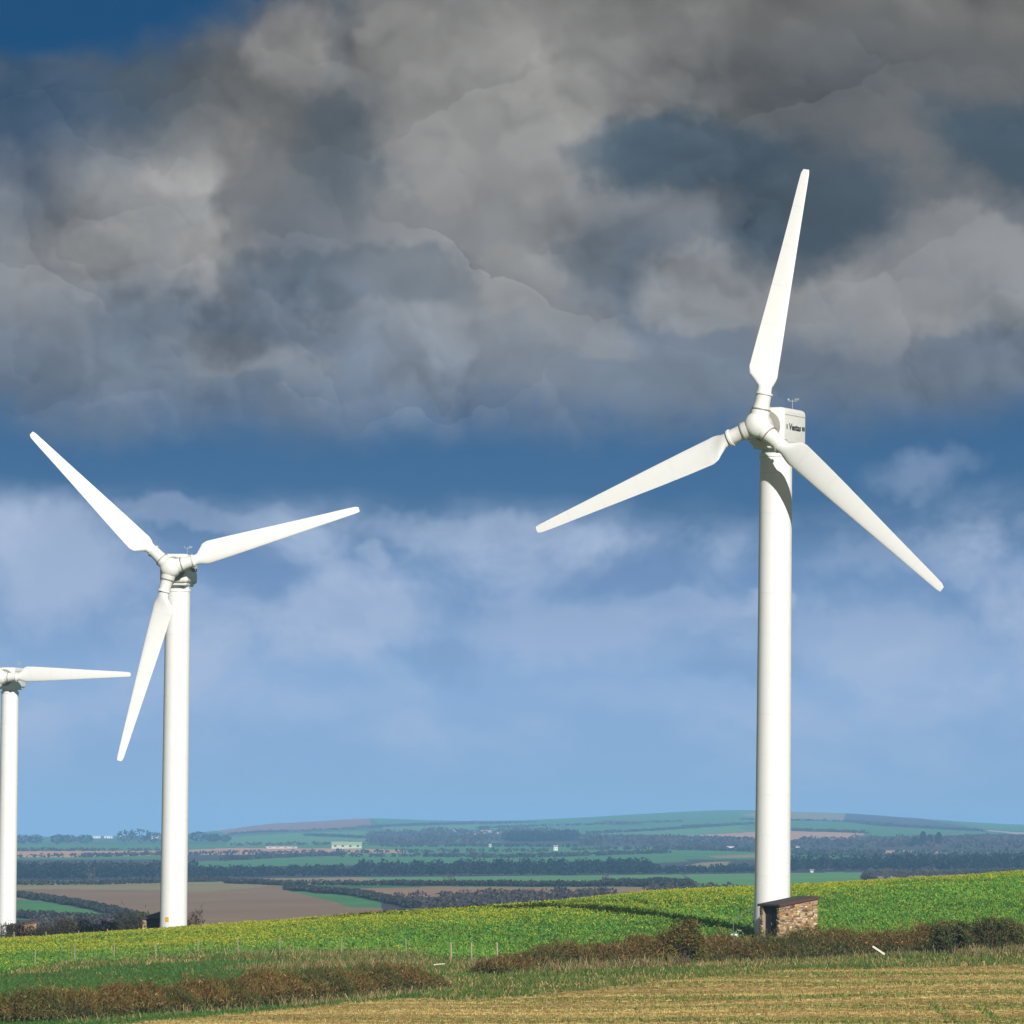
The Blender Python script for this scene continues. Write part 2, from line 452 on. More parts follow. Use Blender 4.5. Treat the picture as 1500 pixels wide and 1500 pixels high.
def G(px, d):
    """ground point at station d (turned into metres from the camera) in photo column px; past 400 d is in metres"""
    d = ND(d) if d < 400 else float(d)
    x = (px - CX) / F * d
    for _ in range(4):
        z = gz1(x, d); q, _y = project(x, d, z); x += (px - q) * d / F
    return Vector((float(x), d, gz1(x, d)))
def Gy(px, py, dmin=1050.0, dmax=10900.0):
    """first ground point along the ray through photo pixel (px, py)"""
    ds = np.geomspace(dmin, dmax, 900)
    v = CMn @ np.array([(px - CX) / F, -(py - CY) / F, -1.0]); v = v / v[1]
    below = v[2] * ds <= gz(v[0] * ds, ds)
    k = int(np.argmax(below)) if below.any() else len(ds) - 1
    return Vector((v[0] * ds[k], ds[k], gz1(v[0] * ds[k], ds[k])))
def pl(pts):
    a = np.array(pts, float)
    return lambda x: np.interp(x, a[:, 0], a[:, 1])

# region borders, given as photo rows per column and turned into ground by the projection
STUB = pl([(-400, 1545), (15, 1512), (150, 1502), (330, 1487), (470, 1473), (620, 1459), (660, 1466), (720, 1463), (850, 1450), (1000, 1433), (1150, 1421), (1500, 1412), (1900, 1405)])
CROP = pl([(-400, 1440), (15, 1425), (100, 1416), (165, 1411), (290, 1403), (380, 1401), (500, 1400), (600, 1402), (700, 1406), (770, 1400), (850, 1386), (960, 1378), (1060, 1374), (1500, 1366), (1900, 1362)])
CREST = pl([(0, 442), (250, 429), (500, 430), (750, 428), (1000, 426), (1250, 450), (1500, 466)])

# ------------------------------------------------------------------ far fields, outlined on the photograph and laid on the ground
GRN, GLT, GDK = (0.095, 0.27, 0.10), (0.14, 0.34, 0.12), (0.075, 0.20, 0.085)
BRN, TAN, OLV = (0.30, 0.21, 0.13), (0.62, 0.36, 0.22), (0.33, 0.29, 0.15)
SCR, HTH, PLE = (0.085, 0.080, 0.085), (0.36, 0.19, 0.14), (0.52, 0.44, 0.34)
FIELDS = [
 (GDK, [(-900, 1180), (2400, 1180), (2400, 1240), (-900, 1240)]),
 (GRN, [(-900, 1237), (2400, 1237), (2400, 1262), (-900, 1262)]),
 (SCR, [(-900, 1259), (2400, 1259), (2400, 1290), (-900, 1290)]),
 # hill tops
 (HTH, [(318, 1217), (400, 1206), (455, 1200), (540, 1198), (545, 1208), (500, 1213), (400, 1219), (335, 1222)]),
 (GRN, [(540, 1190), (700, 1190), (1110, 1180), (1110, 1214), (950, 1225), (850, 1226), (560, 1212)]),
 (GLT, [(860, 1220), (1010, 1212), (1110, 1208), (1110, 1217), (975, 1226), (880, 1226)]),
 (SCR, [(866, 1206), (890, 1201), (930, 1205), (945, 1208), (900, 1209)]),
 (SCR, [(520, 1209), (600, 1206), (700, 1202), (760, 1203), (640, 1209), (540, 1213)]),
 (OLV, [(1160, 1180), (1255, 1188), (1245, 1203), (1150, 1201), (1085, 1194)]),
 (GRN, [(1085, 1201), (1245, 1204), (1300, 1211), (1290, 1219), (1160, 1217), (1085, 1216)]),
 (SCR, [(1240, 1185), (1345, 1198), (1445, 1217), (1300, 1211), (1236, 1204)]),
 (GRN, [(1362, 1195), (1520, 1200), (1520, 1219), (1440, 1214)]),
 (PLE, [(1436, 1215), (1520, 1221), (1520, 1225), (1452, 1218)]),
 (GRN, [(1290, 1211), (1440, 1218), (1520, 1226), (1400, 1229), (1262, 1231)]),
 (TAN, [(972, 1226), (1060, 1221), (1110, 1218), (1160, 1217), (1262, 1220), (1268, 1222), (1248, 1230), (1165, 1231), (1090, 1231), (1010, 1228)]),
 # middle distance
 (GLT, [(338, 1226), (440, 1220), (530, 1217), (565, 1222), (540, 1237), (330, 1239)]),
 (SCR, [(535, 1220), (640, 1215), (760, 1216), (850, 1222), (840, 1236), (700, 1239), (540, 1238)]),
 (GLT, [(560, 1211), (700, 1208), (760, 1214), (640, 1216), (560, 1219)]),
 (GRN, [(648, 1227), (700, 1228), (740, 1234), (690, 1235), (652, 1232)]),
 (SCR, [(835, 1229), (980, 1228), (1110, 1231), (1520, 1226), (1520, 1248), (1160, 1243), (1000, 1240), (840, 1240)]),
 (GRN, [(15, 1238), (240, 1238), (240, 1247), (15, 1246)]),
 (TAN, [(15, 1247), (240, 1246), (350, 1242), (505, 1243), (590, 1245), (600, 1249), (505, 1250), (300, 1252), (150, 1255), (15, 1256)]),
 (SCR, [(270, 1253), (500, 1250), (500, 1254), (330, 1262), (270, 1264)]),
 (GRN, [(270, 1263), (430, 1255), (560, 1253), (980, 1249), (1010, 1262), (900, 1266), (560, 1266), (280, 1272)]),
 (TAN, [(1160, 1243), (1250, 1245), (1375, 1247), (1378, 1251), (1250, 1249), (1160, 1247)]),
 (OLV, [(1035, 1254), (1110, 1251), (1110, 1256), (1050, 1257)]),
 (OLV, [(1003, 1268), (1030, 1263), (1070, 1262), (1060, 1270), (1010, 1275)]),
 # this side of the wood
 (GLT, [(525, 1285), (700, 1284), (1000, 1281), (1010, 1298), (900, 1298), (680, 1297), (560, 1290)]),
 (OLV, [(300, 1288), (525, 1285), (620, 1296), (500, 1297), (330, 1294)]),
 (GLT, [(1000, 1281), (1262, 1278), (1275, 1290), (1160, 1300), (1040, 1302)]),
 (OLV, [(1270, 1280), (1800, 1272), (1800, 1300), (1270, 1297)]),
 (BRN, [(-900, 1296), (240, 1293), (330, 1292), (440, 1300), (520, 1312), (610, 1330), (520, 1400), (-900, 1400)]),
 (OLV, [(-300, 1295), (240, 1292), (330, 1292), (400, 1299), (300, 1306), (100, 1302), (-300, 1303)]),
 (GRN, [(-300, 1318), (30, 1318), (70, 1321), (130, 1332), (212, 1352), (150, 1353), (60, 1347), (-300, 1342)]),
 (SCR, [(-300, 1342), (60, 1347), (150, 1353), (215, 1353), (245, 1400), (-300, 1400)]),
 (GRN, [(418, 1304), (470, 1306), (560, 1317), (608, 1329), (520, 1330), (470, 1316)]),
 ((0.36, 0.235, 0.15), [(500, 1302), (640, 1299), (960, 1300), (1000, 1304), (880, 1308), (720, 1318), (560, 1316)]),
 (SCR, [(560, 1318), (700, 1311), (900, 1307), (960, 1318), (640, 1345), (560, 1335)]),
 (SCR, [(960, 1300), (1040, 1300), (1110, 1304), (1110, 1330), (940, 1330)]),
]
def in_poly(px, py, poly):
    q = np.array(poly, float); inside = np.zeros(px.shape, bool)
    for k in range(len(q)):
        (x0, y0), (x1, y1) = q[k], q[k - 1]
        if y0 == y1: continue
        inside ^= ((y0 > py) != (y1 > py)) & (px < (x1 - x0) * (py - y0) / (y1 - y0) + x0)
    return inside

STRAWC, SOIL, TURF, CROPSOIL = (0.40, 0.28, 0.085), (0.22, 0.12, 0.035), (0.090, 0.13, 0.030), (0.075, 0.12, 0.025)
def vnoise(x, y, s):
    return np.sin(x / s + 1.7 * np.sin(y / s * 0.7 + 1.1)) * np.sin(y / s * 1.3 + 1.9 * np.sin(x / s * 0.6))
def weedy(X, Y):
    """0..1: long green bands and patches across the stubble, and two wheel tracks at the right"""
    s = Y + 0.10 * X
    b = 0.45 * np.sin(s * 0.42 + 0.8 * np.sin(X * 0.11)) + 0.5 * vnoise(X * 0.22, s * 1.0, 3.0) + 0.35 * vnoise(X * 0.5 + 4, s, 1.3)
    b = np.clip((b + 0.12) * 1.3, 0, 1) * np.clip(0.50 + X / 22.0, 0.15, 1.0)
    for x0 in (18.6, 20.4):
        b = np.maximum(b, np.clip(1.4 - np.abs(X - x0 - (Y - 255) * 0.012) / 0.28, 0, 1) * (Y < 275))
    return b
def build_ground():
    inner = np.arctan((np.arange(-500, 2001, 2.0) - CX) / F)
    lo, hi = inner[0], inner[-1]
    outer = np.linspace(hi, 2 * math.pi + lo, 120)[1:-1]
    ang = np.concatenate([inner, outer])
    ds = np.concatenate([np.linspace(0.5, 225, 24), np.linspace(228, 484, 260), np.linspace(490, 1040, 40), np.geomspace(1050, 11000, 330), np.linspace(11200, 12300, 5)])
    A, R = np.meshgrid(ang, ds)
    ac = np.where(A > math.pi, A - 2 * math.pi, A); ac = np.clip(ac, -0.4, 0.4)
    R2 = R / np.cos(ac)
    X, Y = R2 * np.sin(A), R2 * np.cos(A)
    Z = gz(X.ravel(), Y.ravel()).reshape(X.shape)
    px, py = project(X, Y, Z)
    front = (A < 0.5) | (A > 2 * math.pi - 0.5)
    C = np.empty(X.shape + (3,)); C[:] = GDK
    # near
    near = (R < 600)
    wob = vnoise(X, Y, 1.3) * 2.0 + vnoise(X, Y, 0.5) * 1.2
    stub = (py + wob > STUB(px)) & (R < 380)
    crop = (py + wob < CROP(px)) & (R > 320)
    C[near] = TURF
    row = np.sin((Y + 0.10 * X) * 2.6 + vnoise(X, Y, 6)) * 0.5 + 0.5
    pat = np.clip(0.5 + 0.5 * vnoise(X, Y * 2.2, 3.1) + 0.3 * vnoise(X, Y * 3, 0.9), 0, 1)
    st = np.array(STRAWC)[None, None] * (0.75 + 0.4 * row[..., None])
    st = st * (1 - 0.35 * pat[..., None]) + np.array(SOIL)[None, None] * 0.35 * pat[..., None]
    wd = weedy(X, Y)[..., None]
    st = st * (1 - 0.7 * wd) + np.array((0.12, 0.14, 0.04))[None, None] * 0.7 * wd
    C = np.where((near & stub)[..., None], st, C)
    C[near & crop & ~stub] = CROPSOIL
    C[~front & near] = (0.22, 0.18, 0.08)
    # far
    far = ~near & front
    jit = vnoise(X, Y, 60) * 0.8
    fx, fy = px + vnoise(X, Y, 45) * 1.5, py + jit * np.clip(1200 / np.maximum(R, 1), 0.3, 1)
    for c, poly in FIELDS:
        k = far & in_poly(fx, fy, poly)
        C[k] = c
    n, mcol = X.shape
    idx = np.arange(n * mcol).reshape(n, mcol)
    nx = np.roll(idx, -1, axis=1)
    q = np.stack([idx[:-1], nx[:-1], nx[1:], idx[1:]], -1).reshape(-1, 4)[:, ::-1]
    V3 = np.stack([X, Y, Z], -1).reshape(-1, 3)
    me = np_mesh('ground', V3, q, C.reshape(-1, 3), smooth=True)
    m, t, p, o = mat_new('farmland')
    at = t.node('ShaderNodeAttribute'); at.attribute_name = 'tone'
    g = t.node('ShaderNodeNewGeometry'); pos = E(t, g.outputs['Position'])
    k1 = t.noise(pos, 0.012, 6, 0.6); k2 = t.noise(t.vm('MULTIPLY', pos, (0.6, 2.2, 1.0)), 1.1, 5, 0.65)
    k3 = t.noise(pos, 0.09, 4, 0.6)
    k = 0.36 + k1 * 0.55 + k2 * 0.42 + k3 * 0.32
    t.put(p.inputs['Base Color'], t.mix(1.0, E(t, at.outputs['Color']), t.comb(k, k, k), 'MULTIPLY'))
    p.inputs['Roughness'].default_value = 0.95
    p.inputs['Specular IOR Level'].default_value = 0.1
    bp = t.node('ShaderNodeBump'); bp.inputs['Strength'].default_value = 0.5; bp.inputs['Distance'].default_value = 0.06
    t.put(bp.inputs['Height'], k2); t.l.new(bp.outputs[0], p.inputs['Normal'])
    return tag(link('ground', me, m), 'rolling farmland of fields, stubble and valley', None, None, 'structure')
ground = build_ground()

# ================================================================== leaf scatter
def unit(v): return v / np.maximum(np.linalg.norm(v, axis=-1, keepdims=True), 1e-9)
def quads(cen, a, b):
    """one quad per centre with half axes a (long) and b"""
    n = len(cen)
    v = np.empty((n, 4, 3))
    v[:, 0] = cen - a - b; v[:, 1] = cen - a + b; v[:, 2] = cen + a + b * 0.55; v[:, 3] = cen + a - b * 0.55
    f = np.arange(n * 4).reshape(n, 4)
    return v.reshape(-1, 3), f
def rand_dirs(n): return unit(rng.normal(size=(n, 3)))
def leaf_quads(cen, length, width, up=0.0):
    n = len(cen)
    a = rand_dirs(n); a[:, 2] = np.abs(a[:, 2]) if up > 0 else a[:, 2]; a[:, 2] += up; a = unit(a)
    b = unit(np.cross(a, rand_dirs(n)))
    L = (np.broadcast_to(length, (n,)) * rng.uniform(0.6, 1.3, n))[:, None] * 0.5
    Wd = (np.broadcast_to(width, (n,)) * rng.uniform(0.6, 1.3, n))[:, None] * 0.5
    return quads(cen + (a * L if up > 0 else 0), a * L, b * Wd)
def pick(pal, n, w=None, jit=0.18):
    pal = np.array(pal, float); w = None if w is None else np.array(w) / np.sum(w)
    c = pal[rng.choice(len(pal), n, p=w)]
    return np.clip(c * rng.uniform(1 - jit, 1 + jit, (n, 1)) * rng.uniform(0.93, 1.07, (n, 3)), 0, 1)
def tone_mesh(name, parts):
    vs, fs, cs, off = [], [], [], 0
    for (v, f), c in parts:
        vs.append(v); fs.append(f + off); cs.append(np.repeat(c, 4, axis=0)); off += len(v)
    return np_mesh(name, np.concatenate(vs), np.concatenate(fs), np.concatenate(cs))

# ------------------------------------------------------------------ turbine
TOWER_H, HUB_Z, OVER, R_ROT = 29.25, 30.8, 2.9, 15.7
def tower_mesh():
    bm = bmesh.new()
    prof = [(1.16, -1.5), (1.16, 0.10), (1.085, 0.12)]
    for k in range(1, 19):
        h = TOWER_H * k / 19
        prof.append((1.085 - 0.105 * h / TOWER_H, h))
    prof += [(0.98, TOWER_H - 0.25), (1.03, TOWER_H - 0.22), (1.03, TOWER_H), (0.90, TOWER_H + 0.02), (0.90, HUB_Z - 1.25)]
    b_lathe(bm, prof, 48)
    return bm_mesh('tower', bm, True, rad(35))
def ring_mesh(r, h, t):
    bm = bmesh.new(); b_lathe(bm, [(r - 0.02, -h / 2), (r + t, -h / 2), (r + t, h / 2), (r - 0.02, h / 2)], 48)
    return bm_mesh('flange_ring', bm, True, rad(35))
def nacelle_mesh():
    bm = bmesh.new()
    b_box(bm, (0, 0.20, HUB_Z + 0.02), (2.30, 3.80, 2.30), None, 0.30, 5)
    # tapered belly and yaw collar
    b_box(bm, (0, 0.05, HUB_Z - 1.18), (1.95, 2.9, 0.30), None, 0.10, 3)
    return bm_mesh('nacelle', bm, True, rad(40))
def blade_mesh():
    n = 28
    st = [(1.95, 0.84, 1.00, 24), (2.35, 0.88, 0.92, 22), (2.7, 1.35, 0.52, 18), (3.0, 1.70, 0.36, 16), (3.4, 1.78, 0.29, 14), (5.0, 1.62, 0.24, 10),
          (7.0, 1.40, 0.21, 6), (9.0, 1.18, 0.18, 4), (11.0, 0.97, 0.16, 2), (13.0, 0.77, 0.15, 1), (14.6, 0.62, 0.14, 0), (15.45, 0.52, 0.13, 0), (R_ROT, 0.36, 0.12, 0)]
    vs, fs = [], []
    for k, (r, c, th, tw) in enumerate(st):
        for i in range(n):
            a = 2 * math.pi * i / n
            xc = 0.5 - 0.5 * math.cos(a)           # 0 leading .. 1 trailing .. 0
            circ = math.sin(a) * 0.5
            foil = math.copysign(1, math.sin(a)) * 2.6 * (0.2969 * math.sqrt(max(xc, 0)) - 0.126 * xc - 0.3516 * xc**2 + 0.2843 * xc**3 - 0.1036 * xc**4) * 2
            bl = min(max((r - 2.1) / 1.1, 0), 1)
            y = (circ * (1 - bl) + foil * 0.5 * bl) * th * c
            off = 0.5 * (1 - bl) + 0.33 * bl
            x = -(xc - off) * c                     # leading edge towards +X (clockwise seen from the front)
            t = rad(tw + 3)
            vs.append((x * math.cos(t) - y * math.sin(t), x * math.sin(t) + y * math.cos(t), r))
    for k in range(len(st) - 1):
        for i in range(n):
            j = (i + 1) % n
            fs.append((k * n + i, k * n + j, (k + 1) * n + j, (k + 1) * n + i))
    bm = bmesh.new()
    bv = [bm.verts.new(v) for v in vs]
    for f in fs: bm.faces.new([bv[q] for q in f])
    bm.faces.new(bv[:n][::-1]); bm.faces.new(bv[-n:])
    return bm_mesh('blade', bm, True, rad(50))
def hub_mesh(angles):
    bm = bmesh.new()
    # spinner and drum along -Y
    mY = Matrix.Rotation(math.pi / 2, 4, 'X')      # local Z -> -Y
    prof = [(0.62, -0.95), (0.66, -0.6), (0.78, -0.45), (0.80, 0.15)]
    for k in range(1, 9):
        a = k / 8 * math.pi / 2
        prof.append((0.80 * math.cos(a) if k < 8 else 0.02, 0.15 + 0.62 * math.sin(a)))
    b_lathe(bm, prof, 36, mY)
    for a in angles:
        m = Matrix.Rotation(rad(90 - a), 4, 'Y')
        b_lathe(bm, [(0.56, 0.2), (0.56, 0.85), (0.50, 0.98), (0.46, 1.45), (0.46, 1.86)], 28, m)
    return bm_mesh('hub', bm, True, rad(40))
T_TOWER, T_NAC, T_BLADE = tower_mesh(), nacelle_mesh(), blade_mesh()
T_RING = ring_mesh(1.06, 0.05, 0.012)
bm = bmesh.new(); b_lathe(bm, [(0.44, 1.86), (0.53, 1.86), (0.53, 1.98), (0.40, 1.98)], 28); T_BRING = bm_mesh('flange_ring', bm, True, rad(35))
bm = bmesh.new(); b_lathe(bm, [(0.44, 0.93), (0.585, 0.93), (0.585, 1.00), (0.44, 1.0)], 28); T_BRING2 = bm_mesh('bearing_ring', bm, True, rad(35))
def text_mesh():
    cu = bpy.data.curves.new('lettering', 'FONT')
    cu.body = 'Vestas'; cu.size = 0.54; cu.extrude = 0.004; cu.offset = 0.022; cu.shear = 0.15; cu.resolution_u = 3
    cu.align_x = 'CENTER'
    ob = bpy.data.objects.new('lettering_curve', cu)
    me = bpy.data.meshes.new_from_object(ob)
    bpy.data.objects.remove(ob); bpy.data.curves.remove(cu)
    me.name = 'lettering'
    return me
T_TEXT = text_mesh()
def box_mesh(name, c, s, bev=0.0):
    bm = bmesh.new(); b_box(bm, c, s, None, bev); return bm_mesh(name, bm)
def turbine(base, yaw, angles, label, sign=False):
    root = empty('wind_turbine', base, yaw)
    tag(root, label, 'wind turbine', 'white three-bladed wind turbines')
    tw = link('tower', T_TOWER, M_PAINT, root)
    for h in (9.8, 19.6):
        r = link('flange_ring', T_RING, M_SHELL, tw); r.location.z = h
        s = 1 - 0.105 * h / TOWER_H / 1.085; r.scale = (s, s, 1)
    door = link('door', box_mesh('door', (0, 0, 0), (0.05, 0.62, 1.9), 0.02), M_SHELL, tw)
    door.location = (-1.045, 0.0, 1.35)
    if sign:
        s = link('warning_sign', box_mesh('warning_sign', (0, 0, 0), (0.30, 0.02, 0.38), 0.005), M_YELLOW, tw)
        s.location = (-0.30, -1.052, 3.15); s.rotation_euler.z = -0.28
    nc = link('nacelle', T_NAC, M_SHELL, root)
    se = link('cover_seam', box_mesh('cover_seam', (0, 0.2, HUB_Z + 0.72), (2.315, 3.3, 0.035)), M_SEAM, nc)
    link('rear_vent', box_mesh('rear_vent', (0, 2.10, HUB_Z + 0.1), (1.2, 0.03, 0.8), 0.01), M_SEAM, nc)
    link('bearing_plate', (lambda b: (b_lathe(b, [(0.95, 0), (0.95, 0.07), (0.72, 0.12)], 32, Matrix.Translation((0, -1.69, HUB_Z)) @ Matrix.Rotation(math.pi / 2, 4, 'X')), bm_mesh('bearing_plate', b, True, rad(30)))[1])(bmesh.new()), M_SEAM, nc)
    tx = link('lettering', T_TEXT, M_INK, nc)
    tx.matrix_local = Matrix(((0, 0, 1, 1.152), (1.36, 0, 0, 0.16), (0, 1, 0, HUB_Z - 0.16), (0, 0, 0, 1)))
    for y, w, hgt in ((-1.10, 0.14, 0.30), (1.42, 0.17, 0.26), (1.66, 0.22, 0.26)):
        link('logo_bar', box_mesh('logo_bar', (1.152, y, HUB_Z + 0.0), (0.012, w, hgt)), M_INK, nc)
    b = bmesh.new()
    b_bar(b, (0.35, 1.75, HUB_Z + 1.1), (0.35, 1.75, HUB_Z + 1.85), 0.018)
    b_bar(b, (0.12, 1.62, HUB_Z + 1.75), (0.58, 1.88, HUB_Z + 1.75), 0.016)
    b_box(b, (0.58, 1.88, HUB_Z + 1.86), (0.28, 0.05, 0.12))
    b_lathe(b, [(0.02, 0), (0.09, 0.05), (0.09, 0.12), (0.02, 0.16)], 10, Matrix.Translation((0.12, 1.62, HUB_Z + 1.76)))
    link('wind_vane', bm_mesh('wind_vane', b), M_STEEL, nc)
    hb = link('hub', hub_mesh(angles), M_SHELL, root)
    hb.location = (0, -OVER, HUB_Z); hb.rotation_euler = (rad(-3), 0, 0)
    for a in angles:
        bl = link('blade', T_BLADE, M_PAINT, hb); bl.rotation_euler = (0, rad(90 - a), 0)
        fr = link('flange_ring', T_BRING, M_SHELL, hb); fr.rotation_euler = (0, rad(90 - a), 0)
        f2 = link('bearing_ring', T_BRING2, M_SEAM, hb); f2.rotation_euler = (0, rad(90 - a), 0)
    return root
def turbine_at(px_axis, py_hub, d):
    """base point so that the hub height falls on the photo row"""
    p = P(px_axis, py_hub, d); return Vector((p[0], p[1], p[2] - HUB_Z))
TB = turbine_at(1137, 627, 372); TL = turbine_at(261, 834, 486); TF = turbine_at(15, 993, 700)
turbine(TB, rad(-24.5), (80, 203, 320), 'nearest and largest wind turbine, beside the stone hut with its side wall showing')
turbine(TL, rad(-9), (17, 137, 256), 'middle wind turbine with small yellow sign low on its white tower', True)
turbine(TF, rad(-17), (1, 121, 241), 'farthest and smallest wind turbine, cut off at the left edge of the picture')

# ------------------------------------------------------------------ stone huts
def hut(loc, rz, label, seed):
    rs = random.Random(seed)
    root = empty('stone_hut', loc, rz)
    tag(root, label, 'hut', 'stone transformer huts at the turbine feet')
    WX, WY, LO, HI = 2.0, 2.8, 1.95, 2.42
    top = lambda y: LO + (HI - LO) * (y + WY / 2) / WY
    def wall(name, x0, x1, y0, y1):
        b = bmesh.new()
        v = [b.verts.new((x, y, z)) for x, y in ((x0, y0), (x1, y0), (x1, y1), (x0, y1)) for z in (-0.8, top(y) - 0.012)]
        for f in ((0, 2, 4, 6), (1, 7, 5, 3), (0, 1, 3, 2), (2, 3, 5, 4), (4, 5, 7, 6), (6, 7, 1, 0)): b.faces.new([v[i] for i in f])
        return link('wall', bm_mesh('wall', b), M_MORTAR, root)
    T = 0.3
    walls = [wall('wall', WX/2 - T, WX/2, -WY/2, WY/2), wall('wall', -WX/2, -WX/2 + T, -WY/2, WY/2),
             wall('wall', -WX/2 + T, WX/2 - T, WY/2 - T, WY/2)]
    lintel = link('lintel', box_mesh('lintel', (0, -WY/2 + 0.18, 1.85), (1.4, 0.2, 0.16), 0.01), M_DOOR, root)
    pal = [(0.36, 0.18, 0.055), (0.24, 0.12, 0.045), (0.48, 0.33, 0.16), (0.26, 0.19, 0.11), (0.58, 0.48, 0.35), (0.11, 0.075, 0.05), (0.42, 0.24, 0.08)]
    wts = [22, 16, 20, 14, 13, 9, 14]
    vs, fs, cs = [], [], []
    def stone(o, ux, uz, un, w, h):
        # irregular block: 4 back corners, 4 slightly inset front corners
        k = len(vs); dpt = rs.uniform(0.02, 0.05); i_ = min(w, h) * 0.16
        c = np.array(rs.choices(pal, wts)[0]) * rs.uniform(0.7, 1.3)
        jit = lambda: rs.uniform(-0.03, 0.03)
        for dd, ins in ((-0.02, 0.0), (dpt, i_)):
            for sx, sz in ((-1, -1), (1, -1), (1, 1), (-1, 1)):
                p = o + ux * (sx * (w / 2 - ins) + jit()) + uz * (sz * (h / 2 - ins) + jit()) + un * dd
                vs.append(tuple(p)); cs.append(c)
        for f in ((4, 5, 6, 7), (0, 1, 5, 4), (1, 2, 6, 5), (2, 3, 7, 6), (3, 0, 4, 7)): fs.append([k + q for q in f])
    for (n, u, a0, a1, off, ytop) in (((1, 0), (0, 1), -WY/2, WY/2, WX/2, None), ((-1, 0), (0, 1), -WY/2, WY/2, WX/2, None), ((0, 1), (1, 0), -WX/2, WX/2, WY/2, WY/2),
                                      ((0, -1), (1, 0), -WX/2, -WX/2 + T, WY/2, -WY/2), ((0, -1), (1, 0), WX/2 - T, WX/2, WY/2, -WY/2)):
        un, ux, uz = Vector((*n, 0)), Vector((*u, 0)), Vector((0, 0, 1))
        z = -0.3
        while z < HI:
            h = rs.uniform(0.09, 0.20); a = a0
            while a < a1 - 0.03:
                w = min(rs.choice((rs.uniform(0.10, 0.20), rs.uniform(0.18, 0.40))), a1 - a)
                if a1 - a - w < 0.07: w = a1 - a
                am = a + w / 2; yy = am if ytop is None else ytop
                if z + h < top(yy) - 0.02:
                    zz = z + h / 2 + (rs.uniform(-0.05, 0.05) if 0.1 < z < 1.6 else 0)
                    if rs.random() < 0.3 and h > 0.13:
                        stone(un * off + ux * am + uz * (zz - h / 4), ux, uz, un, w - 0.012, h / 2 - 0.012)
                        stone(un * off + ux * am + uz * (zz + h / 4), ux, uz, un, w - 0.012, h / 2 - 0.012)
                    else:
                        stone(un * off + ux * am + uz * zz, ux, uz, un, w - 0.014, h * rs.uniform(0.85, 1.15) - 0.014)
                a += w
            z += h
    st = link('stones', np_mesh('stones', vs, fs, np.array(cs)), M_STONE, walls[0]); tag(st, kind='stuff')
    # roof slab with fascia
    b = bmesh.new()
    ov = 0.10; zf = lambda y: top(y)
    v = []
    for x, y in ((-WX/2 - ov, -WY/2 - ov), (WX/2 + ov, -WY/2 - ov), (WX/2 + ov, WY/2 + ov), (-WX/2 - ov, WY/2 + ov)):
        v += [b.verts.new((x, y, zf(y))), b.verts.new((x, y, zf(y) + 0.09))]
    for f in ((0, 2, 4, 6), (1, 7, 5, 3), (0, 1, 3, 2), (2, 3, 5, 4), (4, 5, 7, 6), (6, 7, 1, 0)): b.faces.new([v[i] for i in f])
    rf = link('roof', bm_mesh('roof', b), M_ROOF, root)
    for sx in (-1, 1):
        b = bmesh.new(); v = []
        x = sx * (WX/2 + ov + 0.003)
        for xx in (x, x + sx * 0.025):
            for y in (-WY/2 - ov, WY/2 + ov):
                v += [b.verts.new((xx, y, zf(y) - 0.05)), b.verts.new((xx, y, zf(y) + 0.10))]
        for f in ((0, 1, 3, 2), (4, 6, 7, 5), (0, 2, 6, 4), (1, 5, 7, 3), (0, 4, 5, 1), (2, 3, 7, 6)): b.faces.new([v[i] for i in f])
        link('fascia', bm_mesh('fascia', b), M_FASCIA, rf)
    for sx in (-1, 1):
        d = link('door', box_mesh('door', (sx * 0.347, -WY/2 + 0.22, 0.82), (0.68, 0.05, 1.86), 0.006), M_DOOR, root)
        link('pane', box_mesh('pane', (sx * 0.347, -WY/2 + 0.192, 1.20), (0.36, 0.012, 0.55)), M_PANE, d)
        link('handle', box_mesh('handle', (sx * 0.07, -WY/2 + 0.185, 0.85), (0.03, 0.03, 0.14)), M_STEEL, d)
    return root
h1 = P(1155, 1372, 368.5); hut((h1[0], h1[1], h1[2] - 0.10), rad(-56), 'stone hut at the foot of the nearest wind turbine, sunlit rubble side wall', 3)
h2 = Vector(P(238, 1368, 490.5)); hut((h2.x, h2.y, h2.z - 0.75), rad(-30), 'dark hut half hidden behind the middle turbine tower', 4)
h3 = P(31, 1380, 694); hut((h3[0], h3[1], h3[2] - 0.15), rad(-62), 'small hut at the left edge, its base sunk behind a dark hedge', 5)

# access steps to the tower door
def steps(base):
    root = empty('access_steps', base, rad(0)); tag(root, 'pale metal access steps left of the nearest turbine tower', 'steps')
    for k in range(4):
        link('tread', box_mesh('tread', (0.30 * k, 0, 0.22 * (k + 1)), (0.28, 0.7, 0.035)), M_STEEL, root)
    for sy in (-1, 1):
        b = bmesh.new(); b_bar(b, (-0.2, sy * 0.36, 0.0), (1.15, sy * 0.36, 0.98), 0.022); link('stringer', bm_mesh('stringer', b), M_WIRE, root)
        b = bmesh.new()
        b_bar(b, (-0.1, sy * 0.38, 0.05), (-0.1, sy * 0.38, 1.0), 0.013); b_bar(b, (-0.1, sy * 0.38, 1.0), (1.1, sy * 0.38, 1.9), 0.013); b_bar(b, (1.1, sy * 0.38, 0.9), (1.1, sy * 0.38, 1.9), 0.013)
        link('handrail', bm_mesh('handrail', b), M_WIRE, root)
    b = bmesh.new(); b_box(b, (-0.02, 0, 0.12), (0.5, 0.8, 0.2), None, 0.03); link('concrete_foot', bm_mesh('concrete_foot', b), M_SHELL, root)
    return root
steps((TB.x - 2.25, TB.y - 0.2, gz1(TB.x - 2.2, TB.y - 0.2)))

